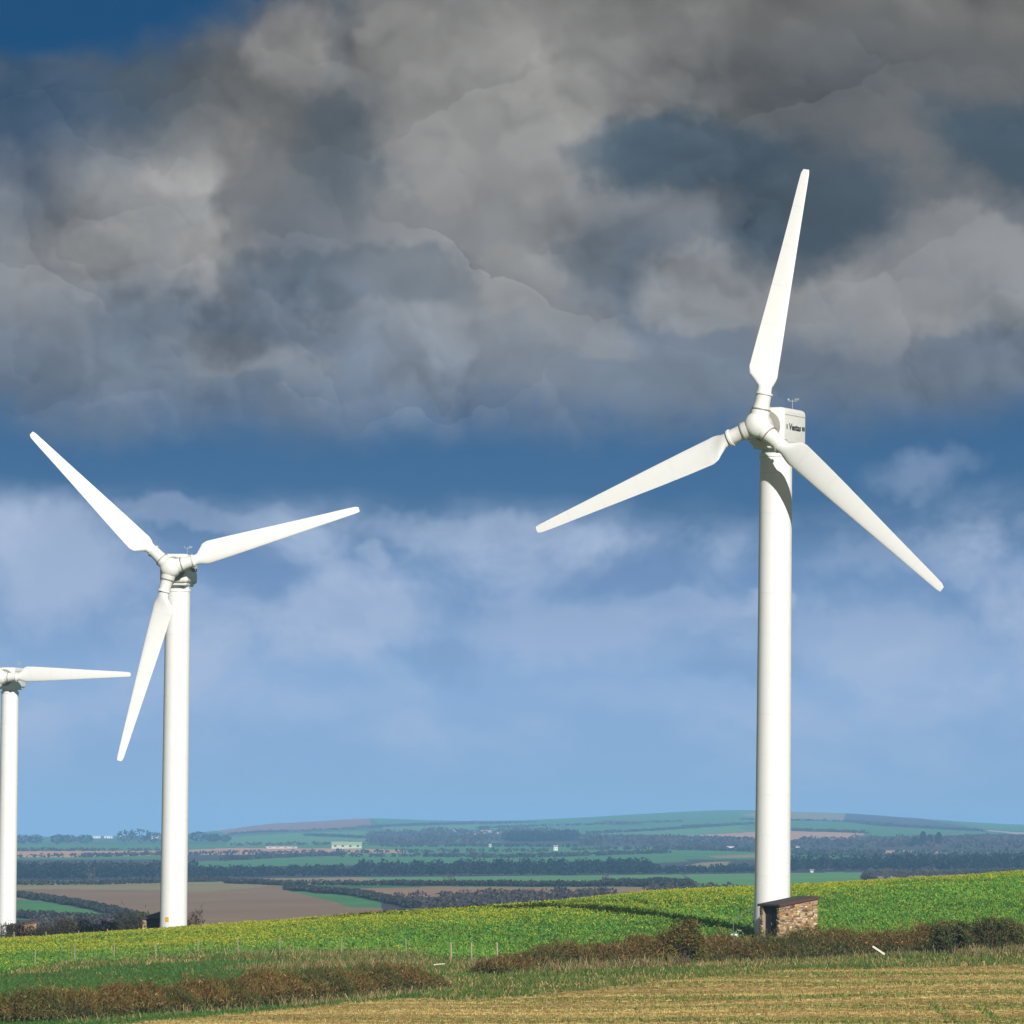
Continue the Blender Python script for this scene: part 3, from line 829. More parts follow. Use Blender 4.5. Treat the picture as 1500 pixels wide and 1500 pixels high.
# ------------------------------------------------------------------ hedges and bushes
def resample(pts, step):
    p = np.array(pts, float); s = np.concatenate([[0], np.cumsum(np.linalg.norm(np.diff(p[:, :2], axis=0), axis=1))])
    t = np.linspace(0, s[-1], max(2, int(s[-1] / step)))
    return np.stack([np.interp(t, s, p[:, k]) for k in range(p.shape[1])], -1), s[-1]
def hedge(name, label, line, width, dens, pal, wts, leaf=(0.13, 0.06), up=0.5, group=None):
    """line: (px, d, height); foliage fills an uneven bank along it"""
    pts = []
    for px, d, h in line:
        g = G(px, d); pts.append((g.x, g.y, h))
    c, L = resample(pts, 0.25)
    n = int(L * dens)
    t = rng.uniform(0, len(c) - 1.001, n); i = t.astype(int); f = (t - i)[:, None]
    base = c[i] * (1 - f) + c[i + 1] * f
    tang = unit(c[i + 1] - c[i] + 1e-9)[:, :2]; tang = unit(tang)
    nrm = np.stack([-tang[:, 1], tang[:, 0]], -1)
    H = base[:, 2] * (1.0 + 0.16 * np.sin(t * 0.21 + 1.0) + 0.10 * np.sin(t * 0.63 + 2) + 0.07 * np.sin(t * 1.9))
    v = rng.uniform(0, 1, n) ** 0.75
    w = width * (1 - 0.55 * v ** 2.2) * (1 + 0.2 * np.sin(t * 0.5))
    q = rng.uniform(-1, 1, n); q = np.sign(q) * np.abs(q) ** 0.55
    xy = base[:, :2] + nrm * (q * w * 0.5)[:, None] + rng.normal(0, 0.05, (n, 2))
    z = gz(xy[:, 0], xy[:, 1]) + H * v + rng.exponential(0.10, n) * (v > 0.85) * (1 + np.sin(t * 0.8) * np.sin(t * 0.23))
    cen = np.stack([xy[:, 0], xy[:, 1], z], -1)
    nt = int(n * 0.55)
    col = pick(pal, n, wts)
    st = 0.5 + 0.5 * np.sin(t * 0.17 + 3.0 * v + 1.2 * np.sin(t * 0.07)); gr = rng.uniform(0, 1, n) < 0.75 * st ** 2
    col[gr] = pick([(0.080, 0.105, 0.022), (0.120, 0.120, 0.028), (0.060, 0.070, 0.018)], int(gr.sum()))
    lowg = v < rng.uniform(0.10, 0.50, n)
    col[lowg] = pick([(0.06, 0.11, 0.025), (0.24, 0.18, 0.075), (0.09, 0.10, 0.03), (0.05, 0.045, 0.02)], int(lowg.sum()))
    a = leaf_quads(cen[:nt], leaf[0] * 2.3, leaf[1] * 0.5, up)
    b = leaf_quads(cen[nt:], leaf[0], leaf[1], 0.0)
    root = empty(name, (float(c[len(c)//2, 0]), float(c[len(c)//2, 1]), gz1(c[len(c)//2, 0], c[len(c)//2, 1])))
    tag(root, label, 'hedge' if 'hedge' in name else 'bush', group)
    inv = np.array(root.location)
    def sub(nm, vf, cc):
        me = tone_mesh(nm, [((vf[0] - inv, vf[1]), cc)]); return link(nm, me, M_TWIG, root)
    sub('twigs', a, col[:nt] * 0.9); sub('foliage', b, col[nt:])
    return root
BROWN = [(0.190, 0.105, 0.028), (0.300, 0.135, 0.036), (0.085, 0.055, 0.018), (0.160, 0.145, 0.030), (0.42, 0.29, 0.11), (0.10, 0.125, 0.024)]
hedge('hedge', 'russet brown hedge bank at the left, between the green meadow and the stubble', [(-160, 97, 1.0), (15, 98, 1.0), (130, 102, 0.95), (300, 108, 1.0), (420, 114, 1.2), (520, 120, 1.0), (600, 124, 0.95), (628, 125.5, 0.40)], 2.4, 1900, BROWN, [26, 22, 18, 20, 8, 20], (0.10, 0.05))
hedge('hedge', 'low dark brown hedge between the gate gap and the gorse bush', [(712, 138, 0.35), (760, 141, 0.75), (830, 144, 1.15), (900, 145, 1.25), (985, 147, 1.25)], 1.9, 1300, BROWN, [34, 12, 26, 16, 6, 10], (0.12, 0.055))
hedge('hedge', 'long brown hedge in front of the stone hut with a pale plank in it', [(1000, 149, 1.1), (1080, 150, 1.30), (1150, 151, 1.25), (1250, 152, 1.25), (1350, 153, 1.2), (1420, 154, 1.2), (1640, 155, 1.3)], 2.0, 1250, BROWN, [32, 10, 26, 20, 7, 14], (0.12, 0.055))
hedge('hedge', 'dark brown hedge beyond the crop between the far left hut and the middle turbine', [(-120, 520, 1.4), (15, 518, 1.4), (70, 514, 1.6), (150, 510, 2.0), (205, 506, 2.2), (250, 505, 2.25), (294, 504, 2.1)], 1.8, 520, [(0.05, 0.040, 0.018), (0.07, 0.045, 0.02), (0.05, 0.055, 0.02)], None, (0.16, 0.08))

def bush(px, d, rx, rz, label, pal, wts, n=5200, dens_top=1.0, lean=0.0):
    g = G(px, d)
    root = empty('bush', g); tag(root, label, 'bush')
    k = 30
    lob = rand_dirs(k); lob[:, 2] = np.abs(lob[:, 2]) * 0.9
    lobc = lob * np.array([rx * 0.85, rx * 0.60, rz * 0.62]) * rng.uniform(0.55, 1.05, (k, 1)) + np.array([0, 0, rz * 0.25])
    lobr = rng.uniform(0.16, 0.42, k) * rx
    which = rng.integers(0, k, n)
    dr = rand_dirs(n)
    cen = lobc[which] + dr * (lobr[which] * rng.uniform(0.35, 1.0, n) ** 0.5)[:, None]
    cen[:, 2] = np.maximum(cen[:, 2], rng.uniform(0.02, 0.3, n))
    cen[:, 0] += cen[:, 2] * lean
    lt = rng.uniform(0.65, 1.35, k)[which]
    col = pick(pal, n, wts) * lt[:, None]
    link('crown', tone_mesh('crown', [(leaf_quads(cen, 0.12, 0.055), col)]), M_TWIG, root)
    b = bmesh.new()
    for q in range(9):
        a = q * 2.4
        e = Vector((math.cos(a) * rx * 0.55, math.sin(a) * rx * 0.5, rz * random.uniform(0.55, 0.85)))
        b_bar(b, (math.cos(a) * 0.06, math.sin(a) * 0.06, -0.1), e, 0.025, 5)
    link('trunk', bm_mesh('trunk', b), M_BARK, root)
    return root
GORSE = [(0.095, 0.095, 0.016), (0.16, 0.125, 0.020), (0.30, 0.20, 0.018), (0.050, 0.050, 0.012), (0.15, 0.085, 0.018)]
bush(1001, 146.5, 1.40, 2.65, 'rounded olive gorse bush standing up out of the hedge left of the hut', GORSE, [30, 25, 8, 22, 12], 9000)
BRAM = [(0.065, 0.085, 0.018), (0.095, 0.105, 0.024), (0.045, 0.055, 0.015), (0.15, 0.095, 0.028)]
bush(1395, 150.5, 1.45, 2.05, 'dark green bush right of the pale plank, left one of two', BRAM, [30, 28, 25, 10], 6500)
bush(1466, 151.5, 1.9, 2.25, 'dark green bush with russet top at the right edge of the picture', BRAM + [(0.14, 0.075, 0.025)], [28, 26, 22, 12, 12], 7500)

# ------------------------------------------------------------------ crop, stubble and grasses
def sample_region(n, d0, d1, pxa, pxb):
    d = np.sqrt(rng.uniform(d0 * d0, d1 * d1, n)); px = rng.uniform(pxa, pxb, n)
    X = (px - CX) / F * d; Z = gz(X, d)
    qx, qy = project(X, d, Z)
    return X, d, Z, qx, qy
def crop():
    X, Y, Z, qx, qy = sample_region(125000, 334, 485, -220, 1720)
    m = (qy + vnoise(X, Y, 1.1) * 1.5 < CROP(qx)) & (Y < CREST(qx) + 18)
    # nothing grows inside the towers, huts and tracks
    for t in (TB, TL):
        m &= np.hypot(X - t.x, Y - t.y) > 1.35
    m &= np.hypot(X - h1[0], Y - h1[1]) > 1.9
    m &= np.hypot(X - h2.x, Y - h2.y) > 1.7
    wheel = np.abs(((X * 0.985 + (Y - 150) * 0.17) % 24.0) - 12.0)
    X, Y, Z, qx = X[m], Y[m], Z[m], qx[m]
    n = len(X)
    hgt = rng.uniform(0.26, 0.44, n) * (1 + 0.15 * vnoise(X, Y, 4))
    brow = np.clip((Y - (CREST(qx) - 40)) / 40, 0, 1)
    bl = np.clip(0.75 - brow + 0.35 * vnoise(X, Y, 7.0), 0, 1)[:, None]
    lowtint = (1 - bl * np.array([0.22, 0.06, -0.08])[None]) * (1 + 0.10 * vnoise(X, Y, 3.3) + 0.10 * vnoise(X + 3, Y * 0.7, 11.0))[:, None]
    tram = np.minimum(np.abs((X + 0.35 * (Y - 370) + 4.0) % 18.0 - 9.0), np.abs((X + 0.35 * (Y - 370) + 5.8) % 18.0 - 9.0))
    hgt = np.where(tram < 0.22, hgt * 0.35, hgt)
    parts = []
    GP = [(0.105, 0.26, 0.040), (0.165, 0.33, 0.036), (0.23, 0.38, 0.032), (0.075, 0.21, 0.05), (0.29, 0.38, 0.035)]
    for k in range(5):
        off = rng.normal(0, 0.10, (n, 2))
        cen = np.stack([X + off[:, 0], Y + off[:, 1], Z + hgt * rng.uniform(0.05, 0.85, n)], -1)
        parts.append((leaf_quads(cen, 0.15, 0.065, 0.25), lowtint * pick(GP, n, [22, 26, 24, 16, 12], 0.12)))
    # blossom: patchy, denser on the dry brow of the field
    pat = 0.5 + 0.35 * vnoise(X, Y, 9.0) + 0.25 * vnoise(X + 5, Y, 2.7)
    left = np.clip((560 - qx) / 400, 0, 1)
    prob = np.clip(0.07 + 1.25 * brow * pat + 0.9 * left * np.clip((Y - 376) / 16, 0, 1) * pat, 0, 0.85)
    f = rng.uniform(0, 1, n) < prob
    for k in range(5):
        kx = int(f.sum()); off = rng.normal(0, 0.13, (kx, 2))
        cen = np.stack([X[f] + off[:, 0], Y[f] + off[:, 1], Z[f] + hgt[f] * rng.uniform(0.85, 1.12, kx)], -1)
        parts.append((leaf_quads(cen, 0.065, 0.055, 0.0), pick([(0.60, 0.52, 0.03), (0.50, 0.48, 0.03), (0.36, 0.42, 0.03)], kx, [4, 4, 3])))
    return tag(link('crop', tone_mesh('crop', parts), M_LEAF), 'green oilseed crop flecked with yellow flowers on the slope around the turbines', 'crop', None, 'stuff')
crop()
def stubble():
    X, Y, Z, qx, qy = sample_region(150000, 228, 360, -200, 1700)
    m = (qy + vnoise(X, Y, 1.3) * 2 > STUB(qx) + 1)
    X, Y, Z = X[m], Y[m], Z[m]
    row = 0.42                                              # drilled rows running across the view
    s = Y + 0.10 * X + 0.25 * vnoise(X, Y, 14)
    s2 = np.round(s / row) * row + rng.normal(0, 0.06, len(X))
    Y = Y + (s2 - s)
    band = weedy(X, Y)
    keep = rng.uniform(0, 1, len(X)) < 1.0 - 0.92 * band
    wd = ~keep & (rng.uniform(0, 1, len(X)) < 0.92)
    Xw, Yw = X[wd], Y[wd]; Zw = gz(Xw, Yw)
    X, Y = X[keep], Y[keep]; Z = gz(X, Y); n = len(X)
    tone = (0.80 + 0.28 * vnoise(X * 0.12, Y, 1.7) + 0.14 * vnoise(X * 0.3, Y + 9, 0.8))[:, None]
    parts = []
    cen = np.stack([X, Y, Z - 0.01], -1)
    parts.append((leaf_quads(cen, 0.12, 0.03, 1.3), np.clip(tone, 0.45, 1.2) * pick([(0.50, 0.38, 0.12), (0.58, 0.46, 0.17), (0.38, 0.27, 0.08), (0.30, 0.205, 0.06)], n, [5, 3, 4, 2])))
    h = n // 2
    cen = np.stack([X[:h] + rng.normal(0, 0.1, h), Y[:h] + rng.normal(0, 0.1, h), Z[:h] + 0.03], -1)
    a = rand_dirs(h); a[:, 2] *= 0.12; a[:, 0] *= 2.2; a = unit(a); b = unit(np.cross(a, np.array([0.2, -0.6, 0.8]) + rand_dirs(h) * 0.3))
    parts.append((quads(cen, a * rng.uniform(0.06, 0.16, (h, 1)), b * 0.014), np.clip(tone[:h], 0.45, 1.2) * pick([(0.56, 0.44, 0.16), (0.44, 0.33, 0.11), (0.62, 0.51, 0.21)], h)))
    cen = np.stack([Xw, Yw, Zw - 0.01], -1)
    parts.append((leaf_quads(cen, 0.13, 0.06, 0.7), pick([(0.13, 0.20, 0.035), (0.17, 0.22, 0.045), (0.28, 0.25, 0.07), (0.09, 0.17, 0.03)], len(Xw))))
    return tag(link('stubble', tone_mesh('stubble', parts), M_STRAW), 'cut straw stubble in rows across the field at the bottom', 'stubble', None, 'stuff')
stubble()
def grass():
    parts = []
    # short meadow and verge grass
    X, Y, Z, qx, qy = sample_region(200000, 235, 385, -200, 1700)
    wob = vnoise(X, Y, 1.1) * 1.5
    m = (qy + wob <= STUB(qx) + 2) & (qy + wob >= CROP(qx) - 1)
    X, Y, Z, qx, qy = X[m], Y[m], Z[m], qx[m], qy[m]; n = len(X)
    dry = np.clip(0.25 + 0.5 * vnoise(X, Y, 2.6) + 0.35 * vnoise(X, Y, 0.8), 0, 1)
    meadow = (qx < 620) & (qy > CROP(qx) + 6)
    dry = np.where(meadow, np.clip(dry - 0.55, 0, 1) * 0.5, dry * 0.75 + 0.05)
    dr = rng.uniform(0, 1, n) < dry
    col = np.where(dr[:, None], pick([(0.40, 0.29, 0.10), (0.50, 0.38, 0.16), (0.26, 0.17, 0.055)], n), np.where(meadow[:, None], pick([(0.055, 0.165, 0.030), (0.075, 0.19, 0.032)], n), pick([(0.10, 0.175, 0.032), (0.15, 0.195, 0.040), (0.085, 0.16, 0.028)], n)))
    ln = np.where(meadow, 0.11, 0.22)
    parts.append((leaf_quads(np.stack([X, Y, Z - 0.01], -1), ln, 0.05, 1.0), col))
    o = tag(link('grass', tone_mesh('grass', parts), M_LEAF), 'short green meadow and verge grass between hedges and crop', 'grass', None, 'stuff')
    # tall bleached grass along hedge feet and fence
    parts = []
    for (line, wid, n, hh) in (([(255, 168.5), (330, 169), (400, 168), (500, 166), (625, 163)], 2.2, 3200, 0.5), ([(30, 154), (120, 160), (255, 168.5)], 0.9, 1500, 0.4),
                               ([(385, 150), (450, 152), (520, 153), (610, 150)], 4.5, 2600, 0.5),
                               ([(800, 139), (900, 142.5), (985, 145)], 0.8, 2300, 0.6), ([(690, 146), (720, 144)], 1.0, 900, 0.6), ([(1010, 146), (1150, 148.5), (1300, 149.8), (1500, 151)], 1.0, 1300, 0.45),
                               ([(1410, 148.6), (1520, 149.5)], 0.9, 900, 0.55), ([(420, 110.5), (520, 116.5), (620, 122)], 1.0, 700, 0.4), ([(100, 97), (420, 111)], 0.9, 400, 0.35),
                               ([(850, 160), (950, 163), (1060, 165.5), (1110, 166)], 1.6, 1400, 0.4), ([(1180, 164), (1330, 163), (1500, 164)], 1.4, 1300, 0.4)):
        pts = [tuple(G(px, d)) for px, d in line]
        c, L = resample(pts, 0.3)
        t = rng.uniform(0, len(c) - 1.001, n); i = t.astype(int); f = (t - i)[:, None]
        b = c[i] * (1 - f) + c[i + 1] * f
        clump = 0.3 * np.sin(t * 0.9) + 0.2 * np.sin(t * 2.3)
        b[:, :2] += rng.normal(0, wid * 0.35, (n, 2)); b[:, 2] = gz(b[:, 0], b[:, 1])
        parts.append((leaf_quads(b, hh * 0.8 * (1 + clump) * rng.uniform(0.5, 1.2, n), 0.03, 1.5), pick([(0.34, 0.24, 0.11), (0.46, 0.36, 0.19), (0.24, 0.13, 0.055), (0.17, 0.17, 0.055), (0.09, 0.16, 0.035)], n, [4, 2, 3, 3, 4])))
    tag(link('dry_grass', tone_mesh('dry_grass', parts), M_STRAW), 'tall bleached dry grass along the fence and hedge feet', 'dry grass', None, 'stuff')
grass()

# ------------------------------------------------------------------ fences, posts, plank
def post_mesh(h, r, seed):
    rs = random.Random(seed); b = bmesh.new()
    b_lathe(b, [(r, -0.4), (r * rs.uniform(0.95, 1.08), h * 0.4), (r * rs.uniform(0.85, 1.0), h - 0.03), (r * 0.6, h)], 8, Matrix.Rotation(rs.uniform(-0.05, 0.05), 4, 'X') @ Matrix.Rotation(rs.uniform(-0.05, 0.05), 4, 'Y'))
    return bm_mesh('post', b)
POSTS = [post_mesh(1.10, 0.040, s) for s in range(4)]
def fence(label, spots):
    g0 = G(*spots[0]); root = empty('fence', g0); tag(root, label, 'fence')
    ps = []
    for k, (px, d) in enumerate(spots):
        g = G(px, d); o = link('post', POSTS[k % 4], M_POST, root); o.location = g - g0; o.rotation_euler.z = k * 1.3; ps.append(g - g0)
    for h in (0.45, 0.75, 1.05):
        b = bmesh.new()
        for p, q in zip(ps, ps[1:]): b_bar(b, p + Vector((0, 0.06, h)), q + Vector((0, 0.06, h)), 0.004, 4)
        link('wire', bm_mesh('wire', b), M_WIRE, root)
fence('post and wire fence between the green meadow and the yellow-flecked crop', [(-10, 150), (51, 156), (109, 160), (167, 163.5), (228, 166.5), (290, 169), (349, 168.5), (410, 167.5), (500, 166), (595, 163.5)])
fence('far post fence in front of the dark hedge at the left edge', [(-30, 468), (20, 470), (67, 470), (115, 468), (157, 464)])
GPOSTS = [p_.copy() for p_ in POSTS]
for p_ in GPOSTS: p_.materials.clear()
M_PLANK2 = mat_plain('bleached_post', (0.36, 0.31, 0.21), 0.9, 0.2, 5)
for k, (px, d, h) in enumerate(((661, 157.5, 1.0), (691, 157, 1.0), (729, 156, 1.05))):
    o = link('gate_post', GPOSTS[k], M_PLANK2); o.location = G(px, d); o.scale = (1.25, 1.25, h)
    tag(o, ('left one of three bleached posts in the gap between the hedges', 'middle one of three bleached posts in the gap between the hedges', 'right one of three bleached posts in the gap between the hedges')[k], 'post', 'posts in the field gateway')
o = link('small_plank', box_mesh('small_plank', (0, 0, 0.05), (0.62, 0.12, 0.05), 0.006), M_PLANK)
g = G(643, 150); o.location = g + Vector((0, 0, 0.12)); o.rotation_euler = (0.1, -0.1, 0.2)
tag(o, 'pale board lying on the grass near the gate posts', 'board')
p = P(1287, 1392, 338.5)
o = link('plank', box_mesh('plank', (0, 0, 0), (0.80, 0.05, 0.10), 0.006), M_PLANK)
o.location = p; o.rotation_euler = (0.2, rad(33), 0.1)
tag(o, 'pale cream plank slanting against the brown hedge', 'plank')

# ------------------------------------------------------------------ far woods, hedgerows, trees and buildings
FS = 0.8                                     # trees and hedges of the far valley, against their listed size
def crowns(spots, hgt, wid, nq, pal, sz, conif=0.0):
    """spots (n,3) tree feet; returns quads and colours for whole stands"""
    n = len(spots)
    hgt, wid, sz = hgt * FS, wid * FS, sz * FS
    h = hgt * rng.uniform(0.7, 1.25, n); w = wid * rng.uniform(0.7, 1.3, n)
    ti = np.repeat(np.arange(n), nq)
    dr = rand_dirs(n * nq); rr = rng.uniform(0.45, 1.0, n * nq) ** 0.6
    off = dr * rr[:, None] * np.stack([w[ti] * 0.5, w[ti] * 0.5, h[ti] * 0.46], -1)
    off[:, 2] += h[ti] * 0.52
    if conif:
        k = np.clip(1.25 - off[:, 2] / h[ti], 0.15, 1); off[:, :2] *= (1 - conif + conif * k)[:, None] * 1.2
    tone = rng.uniform(0.75, 1.25, n)[ti]
    return leaf_quads(spots[ti] + off, sz, sz * 0.75), pick(pal, n * nq) * tone[:, None]
def line_spots(line, rows, gap, spread):
    gap, spread = gap * FS, spread * FS
    pts = [tuple(Gy(px, py)) for px, py in line]
    c, L = resample(pts, gap); out = []
    for r in range(rows):
        q = c.copy(); q[:, :2] += rng.normal(0, spread, (len(c), 2)); q[:, 1] += r * gap * 1.3
        q[:, 2] = gz(q[:, 0], q[:, 1]); out.append(q)
    return np.concatenate(out)
WOODP = [(0.011, 0.027, 0.027), (0.014, 0.031, 0.028), (0.021, 0.031, 0.031), (0.009, 0.021, 0.023)]
for (line, hgt, label, rows) in (([(-120, 1290), (25, 1288), (120, 1288), (235, 1286), (275, 1285)], 8.6, 'dark belt of woodland crossing the valley at the left, behind the middle turbine', 5),
                            ([(275, 1286), (400, 1284), (530, 1284)], 6.0, 'low dark wood strip in the valley right of the middle turbine', 4),
                            ([(530, 1284), (650, 1283), (800, 1282), (900, 1281), (945, 1280)], 8.2, 'dark blue wood in the valley at the centre of the picture', 5),
                            ([(950, 1280), (1040, 1279), (1110, 1278)], 4.6, 'short dark wood just left of the nearest turbine tower', 3),
                            ([(1150, 1277), (1250, 1276), (1400, 1275), (1640, 1273)], 8.6, 'dark wood belt right of the nearest turbine tower', 5)):
    sp = line_spots(line, rows, 4.6, 1.6)
    tag(link('wood', tone_mesh('wood', [crowns(sp, hgt, 6.8, 70, WOODP, 1.15)]), M_FARLEAF), label, 'wood', None, 'stuff')
sp = line_spots([(752, 1233), (795, 1233), (838, 1232)], 6, 10, 3)
tag(link('wood', tone_mesh('wood', [crowns(sp, 11, 13, 60, WOODP, 2.6)]), M_FARLEAF), 'small dark plantation block on the far slope at the centre', 'wood', None, 'stuff')
HROWS = [[(340, 1239), (430, 1238), (535, 1237)], [(270, 1253), (400, 1251), (600, 1249), (800, 1248)], [(330, 1261), (420, 1256), (500, 1253)], [(500, 1256), (620, 1255), (760, 1257), (980, 1250)],
         [(335, 1223), (420, 1219), (530, 1214)], [(545, 1213), (640, 1208), (780, 1205)], [(450, 1224), (530, 1228)], [(700, 1214), (780, 1211), (880, 1208), (1000, 1204)],
         [(850, 1226), (950, 1227), (1100, 1231)], [(860, 1222), (960, 1217), (1100, 1208)], [(1000, 1212), (1110, 1208)], [(1085, 1201), (1240, 1204), (1300, 1211)], [(1160, 1217), (1265, 1221)],
         [(1236, 1204), (1340, 1212), (1440, 1218)], [(1262, 1231), (1340, 1230), (1500, 1226)], [(1160, 1248), (1300, 1251), (1500, 1250)], [(1000, 1242), (1110, 1243), (1160, 1243)], [(560, 1241), (700, 1240), (840, 1241)],
         [(25, 1247), (150, 1247), (240, 1246)], [(25, 1257), (120, 1256), (240, 1253)], [(840, 1246), (960, 1244), (1110, 1248)], [(1160, 1253), (1330, 1256), (1500, 1257)]]
NROWS = [[(330, 1294), (420, 1297), (500, 1297), (620, 1297)], [(560, 1297), (700, 1298), (850, 1299), (1010, 1299)], [(25, 1314), (70, 1320), (130, 1331), (215, 1352)], [(420, 1304), (520, 1312), (608, 1330)],
         [(880, 1296), (960, 1294), (1010, 1298)], [(1270, 1287), (1275, 1292)], [(25, 1345), (100, 1349), (190, 1354)], [(1270, 1284), (1360, 1282), (1500, 1279)], [(25, 1297), (150, 1296), (240, 1294), (330, 1291)]]
HP = [(0.030, 0.036, 0.026), (0.048, 0.042, 0.036), (0.036, 0.046, 0.028)]
parts = []
for l in HROWS: parts.append(crowns(line_spots(l, 1, 7.0, 2.0), 3.4, 8.0, 14, HP, 2.4))
for l in NROWS: parts.append(crowns(line_spots(l, 2, 2.2, 0.6), 2.1, 2.8, 34, HP, 0.75))
tag(link('hedgerow', tone_mesh('hedgerow', parts), M_FARLEAF), 'thin dark hedgerows dividing the far fields', 'hedgerow', None, 'stuff')
# loose scrub in the brown patches
parts = []
for (poly, n, h, w, s) in (([(560, 1318), (700, 1311), (900, 1307), (880, 1318), (640, 1334)], 130, 2.2, 4.5, 0.9), ([(60, 1347), (215, 1354), (240, 1375), (30, 1372)], 150, 2.4, 3.6, 0.8),
                           ([(540, 1220), (760, 1216), (850, 1224), (700, 1238), (545, 1238)], 150, 7, 14, 3.0), ([(840, 1229), (1110, 1232), (1110, 1239), (845, 1239)], 110, 6, 12, 2.8),
                           ([(1160, 1233), (1500, 1228), (1500, 1245), (1165, 1241)], 190, 6, 12, 2.8), ([(1270, 1281), (1420, 1277), (1420, 1284), (1290, 1290)], 60, 2.6, 4.0, 0.8), ([(940, 1302), (1100, 1304), (1090, 1318), (950, 1316)], 70, 2.5, 3.6, 0.8)):
    q = np.array(poly, float); pts = []
    while len(pts) < n:
        x, y = rng.uniform(q[:, 0].min(), q[:, 0].max()), rng.uniform(q[:, 1].min(), q[:, 1].max())
        if in_poly(np.array([x]), np.array([y]), poly)[0]: pts.append(tuple(Gy(x, y)))
    parts.append(crowns(np.array(pts), h, w, 26, [(0.060, 0.050, 0.042), (0.045, 0.046, 0.034), (0.080, 0.060, 0.050)], s))
tag(link('scrub', tone_mesh('scrub', parts), M_FARLEAF), 'brown winter scrub scattered on the valley slopes', 'scrub', None, 'stuff')

def far_tree(px, py, h, w, label, pal=WOODP, conif=0.0, nq=260, group=None, sz=None):
    g = Gy(px, py); root = empty('tree', g); tag(root, label, 'tree', group)
    s = sz or h * 0.13
    vf, c = crowns(np.zeros((1, 3)), h, w, nq, pal, s, conif)
    h, w = h * FS, w * FS
    vf[0][:, 2] += h * 0.10
    link('crown', tone_mesh('crown', [(vf, c)]), M_FARLEAF, root)
    b = bmesh.new(); r = h * 0.03
    b_lathe(b, [(r * 1.4, -0.5), (r, h * 0.2), (r * 0.5, h * 0.75)], 7)
    for q in range(5):
        a = q * 1.3; b_bar(b, (0, 0, h * (0.3 + 0.07 * q)), (math.cos(a) * w * 0.3, math.sin(a) * w * 0.3, h * (0.5 + 0.08 * q)), r * 0.35, 5)
    link('trunk', bm_mesh('trunk', b), M_BARK, root)
gt = 'trees along the left skyline'
for k, (px, py, h, w) in enumerate(((32, 1238, 15, 22), (52, 1238, 13, 20), (84, 1238, 14, 20), (100, 1237, 13, 18), (124, 1238, 13, 22), (184, 1237, 14, 22), (204, 1237, 15, 24), (226, 1237, 14, 20), (290, 1236, 15, 20), (312, 1236, 14, 20), (330, 1235, 10, 14))):
    words = ('first', 'second', 'third', 'fourth', 'fifth', 'sixth', 'seventh', 'eighth', 'ninth', 'tenth', 'eleventh')[k]
    far_tree(px, py, h * 1.15, w * 1.25, f'dark broad tree, {words} from the left in the skyline row behind the towers', group=gt, nq=220)
gp = 'dark evergreens on the right far slope'
for (px, py, h, w, lb) in ((1340, 1241, 10, 9, 'leftmost dark evergreen of the clump on the right far slope'), (1352, 1241, 14, 9, 'tallest pointed dark evergreen of the clump on the right far slope'), (1362, 1241, 11, 9, 'third dark evergreen of the clump on the right far slope'), (1375, 1240, 12, 9, 'rightmost dark evergreen of the clump on the right far slope')):
    far_tree(px, py, h, w, lb, conif=0.6, group=gp)
BARE = [(0.13, 0.10, 0.075), (0.10, 0.085, 0.06), (0.15, 0.12, 0.09)]
for (px, py, h, w, lb) in ((657, 1294, 5.2, 5.5, 'pale bare tree at the near edge of the green strip, centre'), (132, 1291, 6.5, 4.5, 'pale bare tree in front of the dark wood at the left'), (887, 1293, 4.5, 4.0, 'small bare tree in the green strip right of centre'),
                           (1294, 1284, 4.5, 6.0, 'brown bare tree above the crop brow right of the nearest tower'), (1358, 1283, 4.0, 8.0, 'low wide bare tree above the crop brow at the right')):
    far_tree(px, py, h, w, lb, BARE, nq=150, sz=0.5)
def building(px, py, wpx, hpx, dep, wall, roofc, label, name='farm_building', rz=0.0, gable=0.35):
    g = Gy(px, py); k = g.y / F; w, h = wpx * k, hpx * k
    root = empty(name, g, rz); tag(root, label, 'building')
    b = bmesh.new(); b_box(b, (0, 0, h * (1 - gable) / 2 - 0.3), (w, dep, h * (1 - gable) + 0.6)); wl = link('wall', bm_mesh('wall', b), wall, root)
    b = bmesh.new(); e = h * (1 - gable) + 0.004; v = []
    for x in (-w / 2 - 0.3, w / 2 + 0.3):
        v += [b.verts.new((x, -dep / 2 - 0.3, e)), b.verts.new((x, dep / 2 + 0.3, e)), b.verts.new((x, 0, h))]
    for f in ((0, 3, 5, 2), (1, 2, 5, 4), (0, 2, 1), (3, 4, 5), (0, 1, 4, 3)): b.faces.new([v[i] for i in f])
    link('roof', bm_mesh('roof', b), roofc, root)
    n = max(2, int(w / 6))
    for q in range(n):
        link('window', box_mesh('window', (-w / 2 + w * (q + 0.5) / n, -dep / 2 - 0.02, h * 0.36), (w / n * 0.3, 0.08, h * 0.22)), M_PANE, root)
M_WHITEW = mat_plain('white_render', (0.80, 0.78, 0.74), 0.8, 0.08, 0.3)
M_SLATE = mat_plain('pale_slate', (0.36, 0.34, 0.34), 0.7, 0.15, 0.3)
M_BARN = mat_plain('pale_green_sheet', (0.44, 0.52, 0.30), 0.6, 0.12, 0.2)
M_BARNR = mat_plain('green_grey_sheet_roof', (0.40, 0.48, 0.30), 0.6, 0.12, 0.2)
M_PINK = mat_plain('pale_pink_sheet', (0.62, 0.50, 0.44), 0.7, 0.1, 0.3)
building(508, 1243, 44, 10, 16, M_BARN, M_BARNR, 'large pale green barn on the far slope, right of the middle turbine', 'barn', gable=0.5)
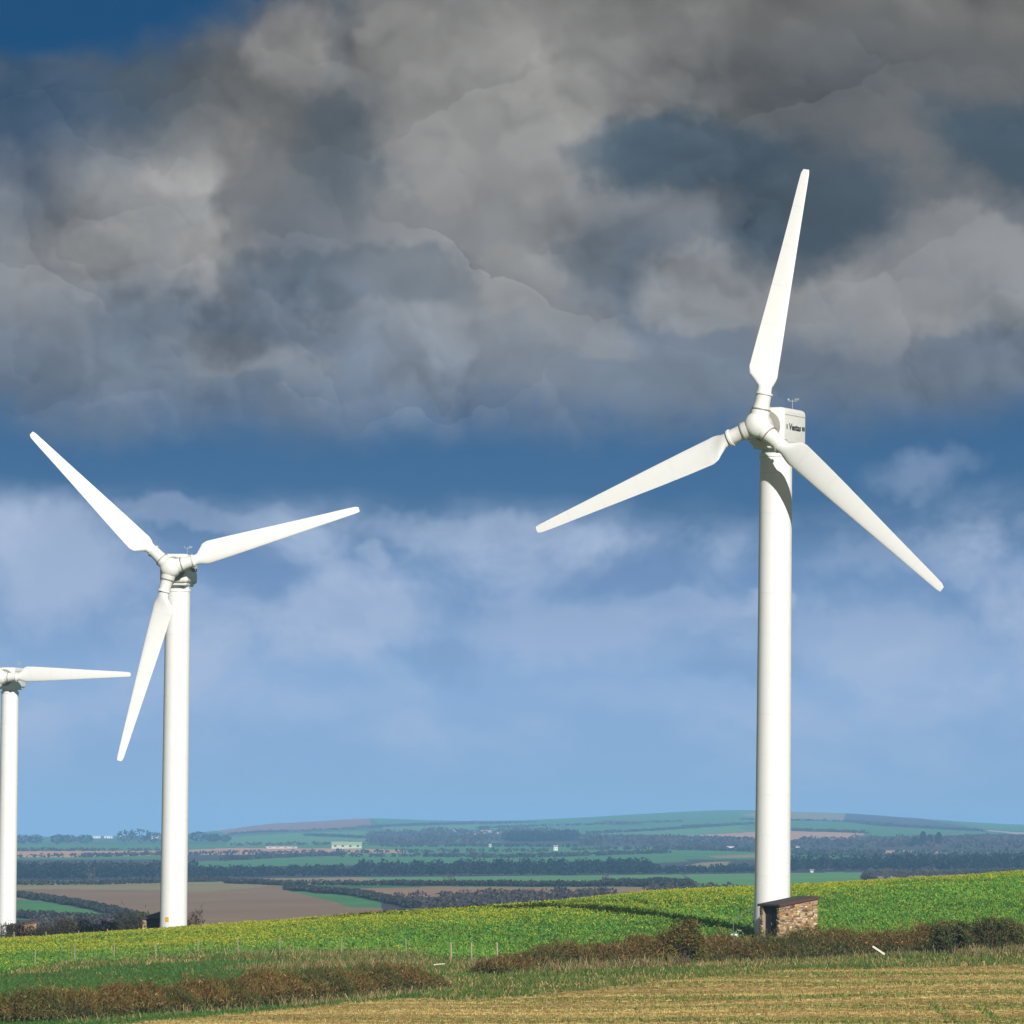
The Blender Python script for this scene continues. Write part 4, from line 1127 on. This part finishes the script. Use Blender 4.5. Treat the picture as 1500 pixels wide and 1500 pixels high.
building(413, 1243, 45, 3.2, 9, M_PINK, M_PINK, 'long low pale shed left of the green barn', 'long_shed', gable=0.4)
building(720, 1221, 32, 4.5, 14, M_WHITEW, M_PINK, 'bright white shed of the far farm above the centre wood', 'farm_shed', gable=0.4)
building(694, 1222, 20, 4.5, 14, M_PINK, M_SLATE, 'pinkish farm range left of the bright white shed', 'farm_range', gable=0.4)
building(664, 1219, 8, 4.0, 10, M_WHITEW, M_SLATE, 'tiny white house at the left end of the far farm', 'farmhouse', gable=0.45)
building(814, 1246, 6, 8, 7, M_WHITEW, M_SLATE, 'small tall white house below the dark plantation', 'house', gable=0.35)
building(1070, 1243, 10, 3.2, 8, M_WHITEW, M_WHITEW, 'white shed on the far slope just left of the nearest tower', 'white_shed', gable=0.3)
building(1168, 1242, 5, 3.0, 8, M_WHITEW, M_SLATE, 'tiny white house just right of the nearest tower, higher up', 'house', gable=0.4)
building(1189, 1278, 4.5, 4.5, 3.5, M_WHITEW, M_SLATE, 'small white cottage at the foot of the dark wood, right of the nearest tower', 'cottage', gable=0.4)
building(142, 1228, 11, 3.5, 10, M_WHITEW, M_WHITEW, 'left white building among the skyline trees', 'white_building', gable=0.3)
building(159, 1228, 12, 3.5, 10, M_WHITEW, M_WHITEW, 'middle white building among the skyline trees', 'white_building', gable=0.3)
building(176, 1227, 4, 3.5, 10, M_WHITEW, M_SLATE, 'smallest white house among the skyline trees', 'white_building', gable=0.4)
building(229, 1229, 14, 4.5, 10, M_PINK, M_WHITEW, 'pale house among the skyline trees just left of the middle turbine', 'white_building', gable=0.4)
building(718, 1241, 3.5, 5, 8, M_PINK, M_PINK, 'tiny ochre house on the far slope at the centre', 'house', gable=0.4)

# ------------------------------------------------------------------ haze
b = bmesh.new()
zs = [v for v in ZG.ravel()]
zlo, zhi = min(zs) - 3.0, max(max(zs), TB.z + HUB_Z + R_ROT) + 3.0
b_box(b, (0, 0, (zlo + zhi) / 2), (27000, 27000, zhi - zlo))
hz = link('haze', bm_mesh('haze', b))
hm = bpy.data.materials.new('haze'); hm.use_nodes = True
t = NT(hm.node_tree); t.n.clear()
pv = t.node('ShaderNodeVolumePrincipled'); pv.inputs['Color'].default_value = (0.28, 0.57, 1.0, 1)
pv.inputs['Density'].default_value = 9.0e-5
pv.inputs['Anisotropy'].default_value = -0.22
mo = t.node('ShaderNodeOutputMaterial'); t.l.new(pv.outputs[0], mo.inputs['Volume'])
hz.data.materials.append(hm)
tag(hz, 'thin blue haze over the valley and far hills', 'haze', None, 'stuff')
